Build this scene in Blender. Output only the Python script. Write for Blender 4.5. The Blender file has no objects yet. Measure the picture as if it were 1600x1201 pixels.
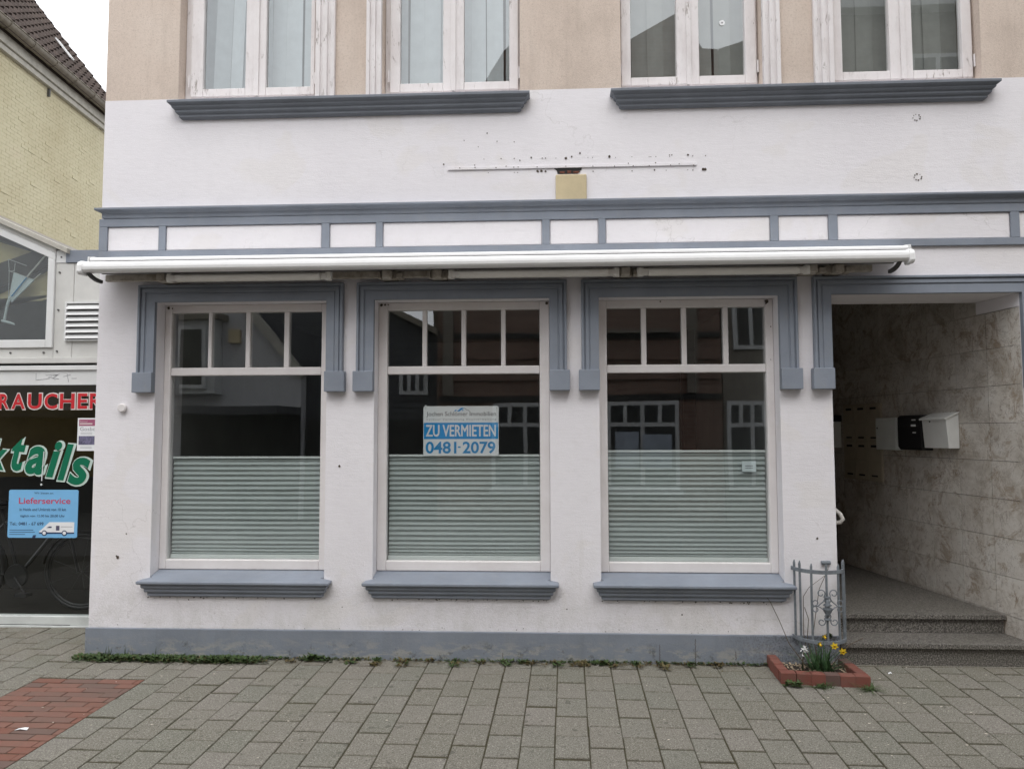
import bpy, bmesh, math, random
from mathutils import Vector, Matrix, noise
R = math.radians
random.seed(7)
scn = bpy.context.scene
COL = scn.collection

# ------------------------------------------------------------------ camera, sky, sun, exposure
YAW, PITCH, ROLL, FPX = R(2.987), R(3.622), R(-0.139), 1180.0
CAM = Vector((0.0, -5.4113, 1.6))
cf = Vector((-math.sin(YAW) * math.cos(PITCH), math.cos(YAW) * math.cos(PITCH), math.sin(PITCH)))
cr0 = Vector((math.cos(YAW), math.sin(YAW), 0)); cu0 = cr0.cross(cf)
cr = math.cos(ROLL) * cr0 + math.sin(ROLL) * cu0
cu = -math.sin(ROLL) * cr0 + math.cos(ROLL) * cu0
cd = bpy.data.cameras.new('camera'); cam = bpy.data.objects.new('camera', cd); COL.objects.link(cam)
cd.sensor_width = 36; cd.lens = 36 * FPX / 1600; cd.clip_start = 0.05; cd.clip_end = 2000
cam.matrix_world = Matrix(((cr.x, cu.x, -cf.x, CAM.x), (cr.y, cu.y, -cf.y, CAM.y), (cr.z, cu.z, -cf.z, CAM.z), (0, 0, 0, 1)))
scn.camera = cam

SUN_EL, SUN_ROT = R(58), R(170)
w = bpy.data.worlds.new('World'); scn.world = w; w.use_nodes = True
nt = w.node_tree; bg = nt.nodes['Background']
sky = nt.nodes.new('ShaderNodeTexSky'); sky.sky_type = 'NISHITA'; sky.sun_disc = False
sky.sun_elevation = SUN_EL; sky.sun_rotation = SUN_ROT; sky.dust_density = 4; sky.air_density = 1.0
hs = nt.nodes.new('ShaderNodeHueSaturation'); hs.inputs['Saturation'].default_value = 0.10
mx = nt.nodes.new('ShaderNodeMix'); mx.data_type = 'RGBA'; mx.inputs[0].default_value = 0.62
mx.inputs[7].default_value = (9.0, 9.15, 9.45, 1)          # the even cloud sheet
nt.links.new(sky.outputs[0], hs.inputs['Color']); nt.links.new(hs.outputs[0], mx.inputs[6])
nt.links.new(mx.outputs[2], bg.inputs[0]); bg.inputs[1].default_value = 0.15
sl = bpy.data.lights.new('sun', 'SUN'); sl.energy = 0.55; sl.angle = R(45); sl.color = (1, 0.97, 0.93)
so = bpy.data.objects.new('sun', sl); COL.objects.link(so); so.location = (0, -6, 14); so.rotation_euler = (R(90 - 58), 0, R(-10))
scn.view_settings.view_transform = 'Standard'; scn.view_settings.look = 'None'
scn.view_settings.exposure = 0.68; scn.view_settings.gamma = 1; scn.view_settings.use_curve_mapping = False
scn.render.engine = 'CYCLES'
scn.cycles.max_bounces = 8; scn.cycles.transparent_max_bounces = 12; scn.cycles.diffuse_bounces = 4
scn.cycles.use_denoising = True

# ------------------------------------------------------------------ materials
def rgb(c): return (c[0], c[1], c[2], 1)
class NM:
    """small node-material writer; positions are world positions, so pieces sharing a mesh still differ"""
    def __init__(s, name, rough=0.7, spec=0.4):
        s.m = bpy.data.materials.new(name); s.m.use_nodes = True
        s.t = s.m.node_tree; s.b = s.t.nodes['Principled BSDF']
        s.b.inputs['Roughness'].default_value = rough; s.b.inputs['Specular IOR Level'].default_value = spec
        s.geo = s.t.nodes.new('ShaderNodeNewGeometry'); s.pos = s.geo.outputs['Position']
    def n(s, k, **kw):
        x = s.t.nodes.new(k)
        for a, v in kw.items(): setattr(x, a, v)
        return x
    def l(s, a, b): s.t.links.new(a, b)
    def scaled(s, sc):
        m = s.n('ShaderNodeVectorMath', operation='MULTIPLY'); s.l(s.pos, m.inputs[0]); m.inputs[1].default_value = sc; return m.outputs[0]
    def noise(s, scale, detail=4, rough=0.6, vec=None, dist=0.0):
        x = s.n('ShaderNodeTexNoise'); x.inputs['Scale'].default_value = scale; x.inputs['Detail'].default_value = detail
        x.inputs['Roughness'].default_value = rough; x.inputs['Distortion'].default_value = dist
        s.l(vec if vec is not None else s.pos, x.inputs['Vector']); return x.outputs[0]
    def ramp(s, f, stops):
        x = s.n('ShaderNodeValToRGB'); s.l(f, x.inputs[0]); e = x.color_ramp.elements
        while len(e) < len(stops): e.new(0.5)
        for i, (p, c) in enumerate(stops):
            e[i].position = p; e[i].color = rgb(c) if not isinstance(c, (int, float)) else (c, c, c, 1)
        return x.outputs[0]
    def mix(s, f, a, b, mode='MIX'):
        x = s.n('ShaderNodeMix', data_type='RGBA', blend_type=mode)
        for v, i in ((f, 0), (a, 6), (b, 7)):
            if isinstance(v, (int, float)): x.inputs[i].default_value = v
            elif isinstance(v, tuple): x.inputs[i].default_value = rgb(v)
            else: s.l(v, x.inputs[i])
        return x.outputs[2]
    def math(s, op, a, b=None, clamp=False):
        x = s.n('ShaderNodeMath', operation=op); x.use_clamp = clamp
        for v, i in ((a, 0), (b, 1)):
            if v is None: continue
            if isinstance(v, (int, float)): x.inputs[i].default_value = v
            else: s.l(v, x.inputs[i])
        return x.outputs[0]
    def z(s, axis=2):
        x = s.n('ShaderNodeSeparateXYZ'); s.l(s.pos, x.inputs[0]); return x.outputs[axis]
    def rand(s): return s.n('ShaderNodeObjectInfo').outputs['Random']
    def bump(s, h, strength=0.3, dist=0.01):
        x = s.n('ShaderNodeBump'); x.inputs['Strength'].default_value = strength; x.inputs['Distance'].default_value = dist
        s.l(h, x.inputs['Height']); s.l(x.outputs[0], s.b.inputs['Normal'])
    def col(s, c):
        if isinstance(c, tuple): s.b.inputs['Base Color'].default_value = rgb(c)
        else: s.l(c, s.b.inputs['Base Color'])
        return s.m

def plain(name, c, rough=0.6, var=0.12, scale=9.0, bump=0.0, bscale=120, metal=0.0, spec=0.4):
    k = NM(name, rough, spec); k.b.inputs['Metallic'].default_value = metal
    f = k.noise(scale, 5, 0.65)
    c2 = tuple(x * (1 - var) for x in c); c3 = tuple(min(1, x * (1 + var * 0.6)) for x in c)
    if bump: k.bump(k.noise(bscale, 4, 0.7), bump, 0.004)
    return k.col(k.ramp(f, [(0.3, c2), (0.7, c3)]))

M = {}
def mk_plaster():
    k = NM('white_plaster', 0.85, 0.25)
    big = k.noise(0.8, 6, 0.65); fine = k.noise(14, 5, 0.7)
    c = k.ramp(big, [(0.3, (0.745, 0.722, 0.75)), (0.7, (0.815, 0.795, 0.815))])
    # older repairs show as slightly yellower patches with a soft outline
    rp = k.ramp(k.noise(1.7, 3, 0.5, None, 0.6), [(0.56, 0.0), (0.60, 1.0)])
    c = k.mix(k.math('MULTIPLY', rp, 0.30), c, (0.735, 0.70, 0.665))
    c = k.mix(k.math('MULTIPLY', k.ramp(fine, [(0.5, 0.0), (0.75, 1.0)]), 0.28), c, (0.66, 0.64, 0.645))
    zz = k.z()
    low = k.math('SUBTRACT', 1.0, k.math('DIVIDE', k.math('SUBTRACT', zz, 0.2), 0.75), True)
    d = k.math('MULTIPLY', k.math('POWER', low, 1.2), k.ramp(k.noise(4.5, 7, 0.78, k.scaled((1, 1, 0.8))), [(0.45, 0.0), (0.68, 1.0)]))
    c = k.mix(k.math('MULTIPLY', d, 0.48), c, (0.48, 0.47, 0.43))
    pit = k.ramp(k.noise(48, 4, 0.85), [(0.58, 0.0), (0.66, 1.0)])
    c = k.mix(k.math('MULTIPLY', pit, k.math('ADD', k.math('MULTIPLY', low, 0.42), 0.03)), c, (0.36, 0.32, 0.30))
    # thin rain streaks
    streak = k.ramp(k.noise(8, 5, 0.75, k.scaled((1, 1, 0.05))), [(0.62, 0.0), (0.74, 1.0)])
    c = k.mix(k.math('MULTIPLY', k.math('MULTIPLY', streak, k.ramp(k.noise(1.3, 2, 0.5), [(0.45, 0.0), (0.65, 1.0)])), 0.30), c, (0.45, 0.42, 0.38))
    # hairline cracks
    vo = k.n('ShaderNodeTexVoronoi', feature='DISTANCE_TO_EDGE'); vo.inputs['Scale'].default_value = 1.15
    wv = k.n('ShaderNodeVectorMath', operation='ADD'); sc_ = k.n('ShaderNodeTexNoise'); sc_.inputs['Scale'].default_value = 3.0; sc_.inputs['Detail'].default_value = 6
    k.l(k.pos, sc_.inputs['Vector']); k.l(k.pos, wv.inputs[0]); k.l(sc_.outputs['Color'], wv.inputs[1]); k.l(wv.outputs[0], vo.inputs['Vector'])
    cr_ = k.math('MULTIPLY', k.ramp(vo.outputs['Distance'], [(0.0, 1.0), (0.006, 0.0)]), k.ramp(k.noise(0.9, 2, 0.5), [(0.50, 0.0), (0.62, 1.0)]))
    c = k.mix(k.math('MULTIPLY', cr_, 0.35), c, (0.36, 0.34, 0.32))
    b1 = k.noise(20, 6, 0.75, k.scaled((0.45, 1, 1.7))); b2 = k.noise(140, 3, 0.7)
    b3 = k.math('MULTIPLY', k.noise(60, 6, 0.8), k.math('ADD', low, 0.08))
    h = k.math('ADD', k.math('ADD', k.math('MULTIPLY', b1, 0.7), k.math('MULTIPLY', b2, 0.25)), k.math('MULTIPLY', b3, 2.0))
    k.bump(h, 0.55, 0.006)
    return k.col(c)
M['plaster'] = mk_plaster()
def mk_beige():
    k = NM('beige_render', 0.9, 0.2)
    c = k.ramp(k.noise(1.6, 6, 0.7), [(0.25, (0.53, 0.445, 0.38)), (0.5, (0.65, 0.55, 0.475)), (0.75, (0.70, 0.61, 0.535))])
    vs = k.ramp(k.noise(5, 5, 0.75, k.scaled((1, 1, 0.1))), [(0.5, 0.0), (0.75, 1.0)])
    c = k.mix(k.math('MULTIPLY', vs, 0.4), c, (0.40, 0.32, 0.27))
    sp = k.ramp(k.noise(60, 5, 0.85), [(0.5, 0.0), (0.68, 1.0)])
    c = k.mix(k.math('MULTIPLY', sp, 0.5), c, (0.36, 0.29, 0.24))
    k.bump(k.noise(110, 5, 0.8), 0.6, 0.008)
    return k.col(c)
M['beige'] = mk_beige()
def mk_bluegrey(name, c, wear, rough=0.55):
    k = NM(name, rough, 0.35)
    a = k.ramp(k.noise(3, 5, 0.6), [(0.3, tuple(x * 0.86 for x in c)), (0.7, tuple(x * 1.08 for x in c))])
    du = k.ramp(k.noise(9, 7, 0.8, k.scaled((1, 1, 0.5))), [(0.5, 0.0), (0.75, 1.0)])
    a = k.mix(k.math('MULTIPLY', du, 0.28), a, (0.30, 0.295, 0.285))
    if wear:
        zz = k.z(); low = k.math('SUBTRACT', 1.0, k.math('POWER', k.math('DIVIDE', zz, 0.15, True), 2.0), True)
        f = k.ramp(k.noise(17, 7, 0.82, k.scaled((0.4, 1, 1.2))), [(0.50, 0.0), (0.56, 1.0)])
        a = k.mix(k.math('MULTIPLY', f, k.math('MULTIPLY', low, 1.0)), a, (0.30, 0.30, 0.285))
        g = k.ramp(k.noise(12, 5, 0.8), [(0.55, 0.0), (0.68, 1.0)])
        a = k.mix(k.math('MULTIPLY', g, k.math('MULTIPLY', low, 0.9)), a, (0.055, 0.055, 0.045))
        # soot-speckled right end by the planter
        xx = k.z(0); rt = k.math('MULTIPLY', k.math('SUBTRACT', xx, 1.15), 1.6, True)
        q = k.ramp(k.noise(75, 4, 0.8), [(0.48, 0.0), (0.58, 1.0)])
        a = k.mix(k.math('MULTIPLY', q, rt), a, (0.08, 0.08, 0.085))
        st = k.ramp(k.noise(8, 4, 0.7, k.scaled((1, 1, 0.15))), [(0.56, 0.0), (0.8, 1.0)])
        a = k.mix(k.math('MULTIPLY', st, 0.35), a, (0.13, 0.14, 0.15))
        k.bump(k.noise(55, 6, 0.75), 0.45, 0.006)
    else:
        k.bump(k.math('ADD', k.noise(45, 5, 0.75), k.noise(9, 3, 0.6)), 0.28, 0.005)
    return k.col(a)
M['bluegrey'] = mk_bluegrey('blue_grey_paint', (0.235, 0.262, 0.31), False)
M['bluegrey_plinth'] = mk_bluegrey('blue_grey_plinth_paint', (0.205, 0.228, 0.265), True, 0.75)
def mk_sillgrey():
    k = NM('dirty_dark_sill_paint', 0.55, 0.4)
    a = k.ramp(k.noise(4, 5, 0.7), [(0.3, (0.14, 0.155, 0.18)), (0.7, (0.185, 0.203, 0.235))])
    k.bump(k.noise(60, 4, 0.7), 0.12, 0.004); return k.col(a)
M['sillgrey'] = mk_sillgrey()
def mk_frame():
    k = NM('white_frame_paint', 0.5, 0.4)
    a = k.ramp(k.noise(5, 5, 0.65), [(0.3, (0.70, 0.665, 0.655)), (0.7, (0.78, 0.75, 0.745))])
    d = k.ramp(k.noise(30, 6, 0.8), [(0.63, 0.0), (0.72, 1.0)])
    a = k.mix(k.math('MULTIPLY', d, 0.25), a, (0.36, 0.32, 0.28))
    k.bump(k.noise(40, 4, 0.7), 0.15, 0.004); return k.col(a)
M['frame'] = mk_frame()
def mk_flaky():
    k = NM('flaking_white_paint', 0.6, 0.3)
    a = k.ramp(k.noise(4, 5, 0.7), [(0.3, (0.69, 0.65, 0.645)), (0.7, (0.77, 0.74, 0.74))])
    v = k.scaled((1, 1, 0.22)); f = k.noise(38, 7, 0.75, v, 0.5); patch = k.noise(4.5, 3, 0.6)
    fl = k.math('MULTIPLY', k.ramp(f, [(0.56, 0.0), (0.61, 1.0)]), k.ramp(patch, [(0.5, 0.0), (0.66, 1.0)]))
    a = k.mix(k.math('MULTIPLY', fl, 0.85), a, (0.23, 0.19, 0.16))
    gr = k.ramp(k.noise(11, 5, 0.75, k.scaled((1, 1, 0.3))), [(0.5, 0.0), (0.8, 1.0)])
    a = k.mix(k.math('MULTIPLY', gr, 0.45), a, (0.47, 0.43, 0.42))
    k.bump(k.math('SUBTRACT', k.noise(30, 4, 0.7, v), fl), 0.4, 0.004); return k.col(a)
M['flaky'] = mk_flaky()
def mk_glass(name='window_glass', R0=0.145):
    m = bpy.data.materials.new(name); m.use_nodes = True; t = m.node_tree; t.nodes.clear()
    o = t.nodes.new('ShaderNodeOutputMaterial'); mixs = t.nodes.new('ShaderNodeMixShader')
    ge = t.nodes.new('ShaderNodeNewGeometry'); dt = t.nodes.new('ShaderNodeVectorMath'); dt.operation = 'DOT_PRODUCT'
    t.links.new(ge.outputs['Incoming'], dt.inputs[0]); t.links.new(ge.outputs['Normal'], dt.inputs[1])
    def mt(op, a, b=None):
        x = t.nodes.new('ShaderNodeMath'); x.operation = op
        for v, i in ((a, 0), (b, 1)):
            if v is None: continue
            if isinstance(v, (int, float)): x.inputs[i].default_value = v
            else: t.links.new(v, x.inputs[i])
        return x.outputs[0]
    ab = mt('ABSOLUTE', dt.outputs['Value'])                       # R0: a double pane: about four surfaces, seen from either side
    fac = mt('ADD', mt('MULTIPLY', mt('POWER', mt('SUBTRACT', 1.0, ab), 5.0), 1 - R0), R0)
    tr = t.nodes.new('ShaderNodeBsdfTransparent'); tr.inputs[0].default_value = (0.86, 0.885, 0.878, 1)
    gl = t.nodes.new('ShaderNodeBsdfGlossy'); gl.inputs['Roughness'].default_value = 0.0; gl.inputs[0].default_value = (0.95, 0.98, 1, 1)
    geo = t.nodes.new('ShaderNodeNewGeometry'); nz = t.nodes.new('ShaderNodeTexNoise'); nz.inputs['Scale'].default_value = 1.3; nz.inputs['Detail'].default_value = 1
    bp = t.nodes.new('ShaderNodeBump'); bp.inputs['Strength'].default_value = 0.06; bp.inputs['Distance'].default_value = 0.02
    t.links.new(geo.outputs['Position'], nz.inputs['Vector']); t.links.new(nz.outputs[0], bp.inputs['Height']); t.links.new(bp.outputs[0], gl.inputs['Normal'])
    t.links.new(fac, mixs.inputs[0]); t.links.new(tr.outputs[0], mixs.inputs[1]); t.links.new(gl.outputs[0], mixs.inputs[2]); t.links.new(mixs.outputs[0], o.inputs[0])
    return m
M['glass'] = mk_glass()
M['shopglass'] = mk_glass('single_shop_glass', 0.05)
M['awning'] = plain('white_powder_coat', (0.86, 0.86, 0.86), 0.3, 0.05, 6)
def mk_grime():
    k = NM('grimy_cream_metal', 0.55, 0.4)
    a = k.ramp(k.noise(14, 6, 0.7), [(0.35, (0.30, 0.26, 0.21)), (0.6, (0.52, 0.48, 0.43))])
    return k.col(a)
M['grime'] = mk_grime()
M['lighttube'] = plain('off_white_arm_metal', (0.78, 0.76, 0.72), 0.4, 0.08, 5)
M['dark'] = plain('black_gap', (0.02, 0.02, 0.02), 0.8, 0.1)
M['awcloth'] = plain('rolled_awning_cloth', (0.10, 0.09, 0.085), 0.9, 0.2, 20)
M['darkmetal'] = plain('dark_grey_metal', (0.09, 0.09, 0.088), 0.5, 0.2)
def mk_paver():
    k = NM('concrete_paver', 0.9, 0.25)
    r = k.rand(); base = k.ramp(r, [(0.0, (0.172, 0.161, 0.133)), (0.3, (0.195, 0.180, 0.154)), (0.55, (0.213, 0.195, 0.172)), (0.8, (0.175, 0.171, 0.144)), (1.0, (0.203, 0.187, 0.160))])
    blot = k.ramp(k.noise(1.3, 5, 0.65), [(0.35, 0.0), (0.7, 1.0)])
    c = k.mix(k.math('MULTIPLY', blot, 0.42), base, (0.135, 0.135, 0.098))
    g = k.noise(120, 4, 0.85)
    c = k.mix(k.ramp(g, [(0.38, 0.85), (0.50, 0.0)]), c, (0.06, 0.056, 0.046))
    c = k.mix(k.ramp(k.noise(135, 4, 0.85), [(0.53, 0.0), (0.62, 0.75)]), c, (0.44, 0.42, 0.37))
    st = k.ramp(k.noise(6, 6, 0.75), [(0.6, 0.0), (0.76, 1.0)])
    c = k.mix(k.math('MULTIPLY', st, 0.42), c, (0.11, 0.10, 0.075))
    gum = k.ramp(k.noise(16, 2, 0.4), [(0.70, 0.0), (0.73, 1.0)])
    c = k.mix(k.math('MULTIPLY', gum, 0.5), c, (0.07, 0.065, 0.055))
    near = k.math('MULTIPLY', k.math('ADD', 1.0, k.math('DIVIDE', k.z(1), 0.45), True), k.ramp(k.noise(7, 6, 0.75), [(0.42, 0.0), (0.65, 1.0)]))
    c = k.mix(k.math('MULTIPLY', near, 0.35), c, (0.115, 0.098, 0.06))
    # darker band along the edges of each stone, broken up by noise
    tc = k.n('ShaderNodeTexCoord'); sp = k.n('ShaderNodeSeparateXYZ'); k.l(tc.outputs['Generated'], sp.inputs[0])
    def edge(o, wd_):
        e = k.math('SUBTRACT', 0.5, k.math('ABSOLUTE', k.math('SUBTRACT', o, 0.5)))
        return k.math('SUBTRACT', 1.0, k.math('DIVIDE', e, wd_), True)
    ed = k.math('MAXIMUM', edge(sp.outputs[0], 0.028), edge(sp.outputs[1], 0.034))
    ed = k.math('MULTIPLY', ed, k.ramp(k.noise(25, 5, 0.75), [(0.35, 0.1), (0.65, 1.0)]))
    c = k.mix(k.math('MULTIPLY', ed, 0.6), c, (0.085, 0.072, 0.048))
    k.bump(k.math('ADD', k.noise(200, 4, 0.8), k.math('MULTIPLY', k.noise(22, 3, 0.6), 0.8)), 0.5, 0.004)
    return k.col(c)
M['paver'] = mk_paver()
def mk_clinker(name, a, b, c):
    k = NM(name, 0.85, 0.25)
    col = k.ramp(k.rand(), [(0.0, a), (0.5, b), (1.0, c)])
    col = k.mix(k.math('MULTIPLY', k.ramp(k.noise(9, 6, 0.75), [(0.45, 0.0), (0.75, 1.0)]), 0.5), col, (0.13, 0.105, 0.085))
    k.bump(k.noise(120, 4, 0.75), 0.4, 0.004); return k.col(col)
M['clinker'] = mk_clinker('red_clinker', (0.185, 0.084, 0.062), (0.20, 0.102, 0.079), (0.14, 0.095, 0.081))
M['edgebrick'] = mk_clinker('red_edging_brick', (0.19, 0.066, 0.050), (0.20, 0.076, 0.058), (0.165, 0.060, 0.047))
M['edgebrick_dark'] = mk_clinker('brown_edging_brick', (0.11, 0.065, 0.06), (0.12, 0.075, 0.065), (0.10, 0.06, 0.055))
def mk_bed():
    k = NM('mossy_joint_sand', 0.95, 0.1)
    return k.col(k.ramp(k.noise(14, 6, 0.75), [(0.35, (0.060, 0.050, 0.036)), (0.6, (0.065, 0.062, 0.036)), (0.75, (0.11, 0.093, 0.068))]))
M['bed'] = mk_bed()
M['asphalt'] = plain('street_paving', (0.16, 0.15, 0.135), 0.9, 0.25, 4, 0.3)
def mk_granite():
    k = NM('dark_speckled_granite', 0.5, 0.45)
    c = k.ramp(k.noise(105, 4, 0.85), [(0.40, (0.025, 0.023, 0.021)), (0.5, (0.105, 0.097, 0.086)), (0.60, (0.31, 0.29, 0.265))])
    c = k.mix(k.math('MULTIPLY', k.ramp(k.noise(3, 6, 0.7), [(0.4, 0.0), (0.75, 1.0)]), 0.5), c, (0.115, 0.108, 0.088))
    k.bump(k.noise(150, 3, 0.7), 0.12, 0.002); return k.col(c)
M['granite'] = mk_granite()
def mk_marble():
    k = NM('stained_travertine', 0.45, 0.35)
    n1 = k.noise(3.2, 8, 0.72, None, 0.5)
    c = k.ramp(n1, [(0.36, (0.42, 0.375, 0.32)), (0.5, (0.62, 0.58, 0.525)), (0.64, (0.70, 0.675, 0.63))])
    b1 = k.ramp(k.noise(5.0, 8, 0.80, None, 0.9), [(0.53, 0.0), (0.60, 1.0)])          # brown rust-like blotches
    c = k.mix(k.math('MULTIPLY', b1, 0.75), c, (0.30, 0.225, 0.155))
    b2 = k.ramp(k.noise(9.0, 8, 0.82, k.scaled((1, 1, 0.6)), 0.4), [(0.58, 0.0), (0.64, 1.0)])
    c = k.mix(k.math('MULTIPLY', b2, 0.7), c, (0.20, 0.155, 0.115))
    vn = k.ramp(k.noise(2.6, 7, 0.72, None, 1.6), [(0.488, 0.0), (0.5, 1.0), (0.512, 0.0)])   # dark veins
    c = k.mix(k.math('MULTIPLY', vn, 0.7), c, (0.17, 0.13, 0.10))
    v2 = k.ramp(k.noise(3.4, 6, 0.7, k.scaled((1, 1, 1.3)), 1.2), [(0.485, 0.0), (0.5, 1.0), (0.515, 0.0)])   # pale veins
    c = k.mix(k.math('MULTIPLY', v2, 0.45), c, (0.74, 0.72, 0.68))
    c = k.mix(k.math('MULTIPLY', k.ramp(k.noise(40, 5, 0.85), [(0.58, 0.0), (0.66, 1.0)]), 0.6), c, (0.17, 0.135, 0.105))
    c = k.mix(k.math('MULTIPLY', k.rand(), 0.28), c, (0.40, 0.375, 0.34))
    k.bump(n1, 0.12, 0.003); return k.col(c)
M['marble'] = mk_marble()
def mk_yellow():
    k = NM('yellow_painted_brick', 0.8, 0.25)
    c = k.ramp(k.noise(0.55, 6, 0.65), [(0.3, (0.49, 0.435, 0.29)), (0.6, (0.56, 0.515, 0.36)), (0.8, (0.57, 0.50, 0.37))])
    c = k.mix(k.math('MULTIPLY', k.ramp(k.noise(4, 5, 0.7), [(0.5, 0.0), (0.8, 1.0)]), 0.35), c, (0.38, 0.34, 0.2))
    k.bump(k.noise(30, 4, 0.7), 0.3, 0.01); return k.col(c)
M['yellow'] = mk_yellow()
def mk_rooftile():
    k = NM('brown_roof_tile', 0.8, 0.2)
    c = k.ramp(k.rand(), [(0.0, (0.050, 0.038, 0.034)), (1.0, (0.080, 0.060, 0.052))])
    c = k.mix(k.math('MULTIPLY', k.ramp(k.noise(6, 5, 0.7), [(0.5, 0.0), (0.75, 1.0)]), 0.4), c, (0.10, 0.09, 0.07))
    return k.col(c)
M['rooftile'] = mk_rooftile()
M['gutter'] = plain('weathered_zinc', (0.20, 0.175, 0.14), 0.5, 0.3, 7, metal=0.2)
M['eave'] = plain('pale_grey_eave_board', (0.45, 0.43, 0.38), 0.7, 0.2, 6)
M['panel'] = plain('grey_white_panel', (0.60, 0.595, 0.57), 0.5, 0.13, 3)
M['alu'] = plain('white_aluminium', (0.70, 0.705, 0.70), 0.4, 0.08, 4)
M['stainedframe'] = plain('stained_shop_frame', (0.58, 0.60, 0.585), 0.45, 0.2, 3)
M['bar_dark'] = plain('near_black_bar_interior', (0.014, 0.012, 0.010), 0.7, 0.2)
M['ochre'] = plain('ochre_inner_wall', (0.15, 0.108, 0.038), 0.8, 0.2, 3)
M['ochre_light'] = plain('pale_yellow_reflection', (0.66, 0.56, 0.33), 0.8, 0.1, 3)  # for the boards that mimic a yellow reflection in the annex pane
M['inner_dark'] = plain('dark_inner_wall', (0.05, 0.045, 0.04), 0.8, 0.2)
M['room_wall'] = plain('pale_empty_room_wall', (0.42, 0.43, 0.41), 0.8, 0.12, 2)
M['inner_grey'] = plain('grey_inner_wall', (0.17, 0.165, 0.16), 0.8, 0.15)
M['red'] = plain('red_film', (0.56, 0.022, 0.03), 0.45, 0.08)
M['green'] = plain('green_film', (0.0, 0.15, 0.075), 0.45, 0.08)
M['paleline'] = plain('pale_outline_film', (0.55, 0.66, 0.60), 0.5, 0.06)
M['pinkline'] = plain('pale_pink_outline_film', (0.70, 0.62, 0.59), 0.5, 0.06)
M['signblue'] = plain('light_blue_sign_print', (0.20, 0.47, 0.76), 0.4, 0.04)
M['ink'] = plain('dark_blue_ink', (0.03, 0.05, 0.12), 0.5, 0.05)
M['signred'] = plain('red_sign_print', (0.55, 0.07, 0.14), 0.5, 0.05)
M['paper'] = plain('white_paper', (0.80, 0.81, 0.82), 0.6, 0.04)
M['stickerpaper'] = plain('pale_blue_paper', (0.70, 0.78, 0.80), 0.6, 0.04)
M['rentblue'] = plain('rental_sign_blue', (0.015, 0.30, 0.68), 0.4, 0.03)
M['rentdigits'] = plain('rental_sign_digit_blue', (0.02, 0.27, 0.58), 0.4, 0.03)
M['textgrey'] = plain('grey_print', (0.14, 0.14, 0.15), 0.5, 0.05)
M['pink'] = plain('dull_pink_print', (0.36, 0.10, 0.18), 0.5, 0.1)
M['photo_print'] = plain('bluish_photo_print', (0.16, 0.15, 0.24), 0.5, 0.7, 40)
M['box_white'] = plain('white_letterbox_enamel', (0.76, 0.77, 0.75), 0.4, 0.05)
M['box_grey'] = plain('grey_letterbox_enamel', (0.70, 0.73, 0.70), 0.4, 0.06)
M['box_black'] = plain('black_letterbox_enamel', (0.018, 0.018, 0.02), 0.35, 0.1)
M['bank'] = plain('dull_beige_letterbox_bank', (0.45, 0.40, 0.31), 0.5, 0.1)
M['iron'] = plain('grey_painted_wrought_iron', (0.17, 0.19, 0.21), 0.55, 0.3, 25, 0.3, 90)
M['soil'] = plain('dark_soil', (0.045, 0.034, 0.026), 0.95, 0.4, 25, 0.6, 60)
M['chips'] = plain('pale_bark_chips', (0.34, 0.27, 0.19), 0.8, 0.6, 60)
def mk_leaf(name, a, b):
    k = NM(name, 0.6, 0.3)
    k.b.inputs['Subsurface Weight'].default_value = 0.0
    return k.col(k.ramp(k.noise(45, 3, 0.7), [(0.3, a), (0.7, b)]))
M['leaf'] = mk_leaf('weed_leaf', (0.03, 0.052, 0.018), (0.075, 0.115, 0.038))
M['leaf_red'] = mk_leaf('reddish_weed_leaf', (0.10, 0.055, 0.03), (0.12, 0.12, 0.045))
M['daffleaf'] = mk_leaf('daffodil_leaf', (0.025, 0.06, 0.022), (0.06, 0.12, 0.045))
M['petal'] = plain('yellow_petal', (0.72, 0.52, 0.03), 0.6, 0.1)
M['trumpet'] = plain('orange_yellow_trumpet', (0.72, 0.47, 0.02), 0.6, 0.1)
M['whitepetal'] = plain('white_petal', (0.78, 0.78, 0.78), 0.6, 0.05)
M['twig'] = plain('dry_brown_twig', (0.10, 0.075, 0.05), 0.8, 0.3, 40)
M['litter'] = plain('pale_petal_litter', (0.58, 0.52, 0.44), 0.8, 0.2, 30)
def mk_blind():
    k = NM('grey_green_pleated_cloth', 0.85, 0.2)
    c = k.ramp(k.noise(2, 4, 0.6), [(0.3, (0.42, 0.462, 0.455)), (0.7, (0.475, 0.517, 0.51))])
    return k.col(c)
M['blind'] = mk_blind()
M['blindrail'] = plain('pale_blind_rail', (0.72, 0.76, 0.75), 0.4, 0.04)
M['curtain'] = plain('pale_vertical_blind_cloth', (0.52, 0.555, 0.575), 0.85, 0.08, 12)
M['curtain_dim'] = plain('grey_vertical_blind_cloth', (0.33, 0.335, 0.32), 0.85, 0.08, 12)
M['beigeplate'] = plain('sandy_cover_plate', (0.56, 0.47, 0.30), 0.7, 0.14, 6)
M['brickhole'] = plain('broken_brick_in_hole', (0.16, 0.06, 0.04), 0.9, 0.5, 30)
M['hole'] = plain('drill_hole_dirt', (0.09, 0.07, 0.055), 0.9, 0.4, 50)
M['scratch'] = plain('grey_pen_scrawl', (0.33, 0.33, 0.35), 0.7, 0.05)
M['op_grey'] = plain('grey_plaster_opposite', (0.52, 0.52, 0.535), 0.85, 0.1, 1)
M['op_white'] = plain('white_trim_opposite', (0.52, 0.53, 0.535), 0.5, 0.05)
M['op_slate'] = plain('dark_slate_cladding', (0.07, 0.073, 0.082), 0.7, 0.25, 2)
M['op_glass'] = plain('dark_pane_opposite', (0.03, 0.033, 0.035), 0.15, 0.1)
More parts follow.
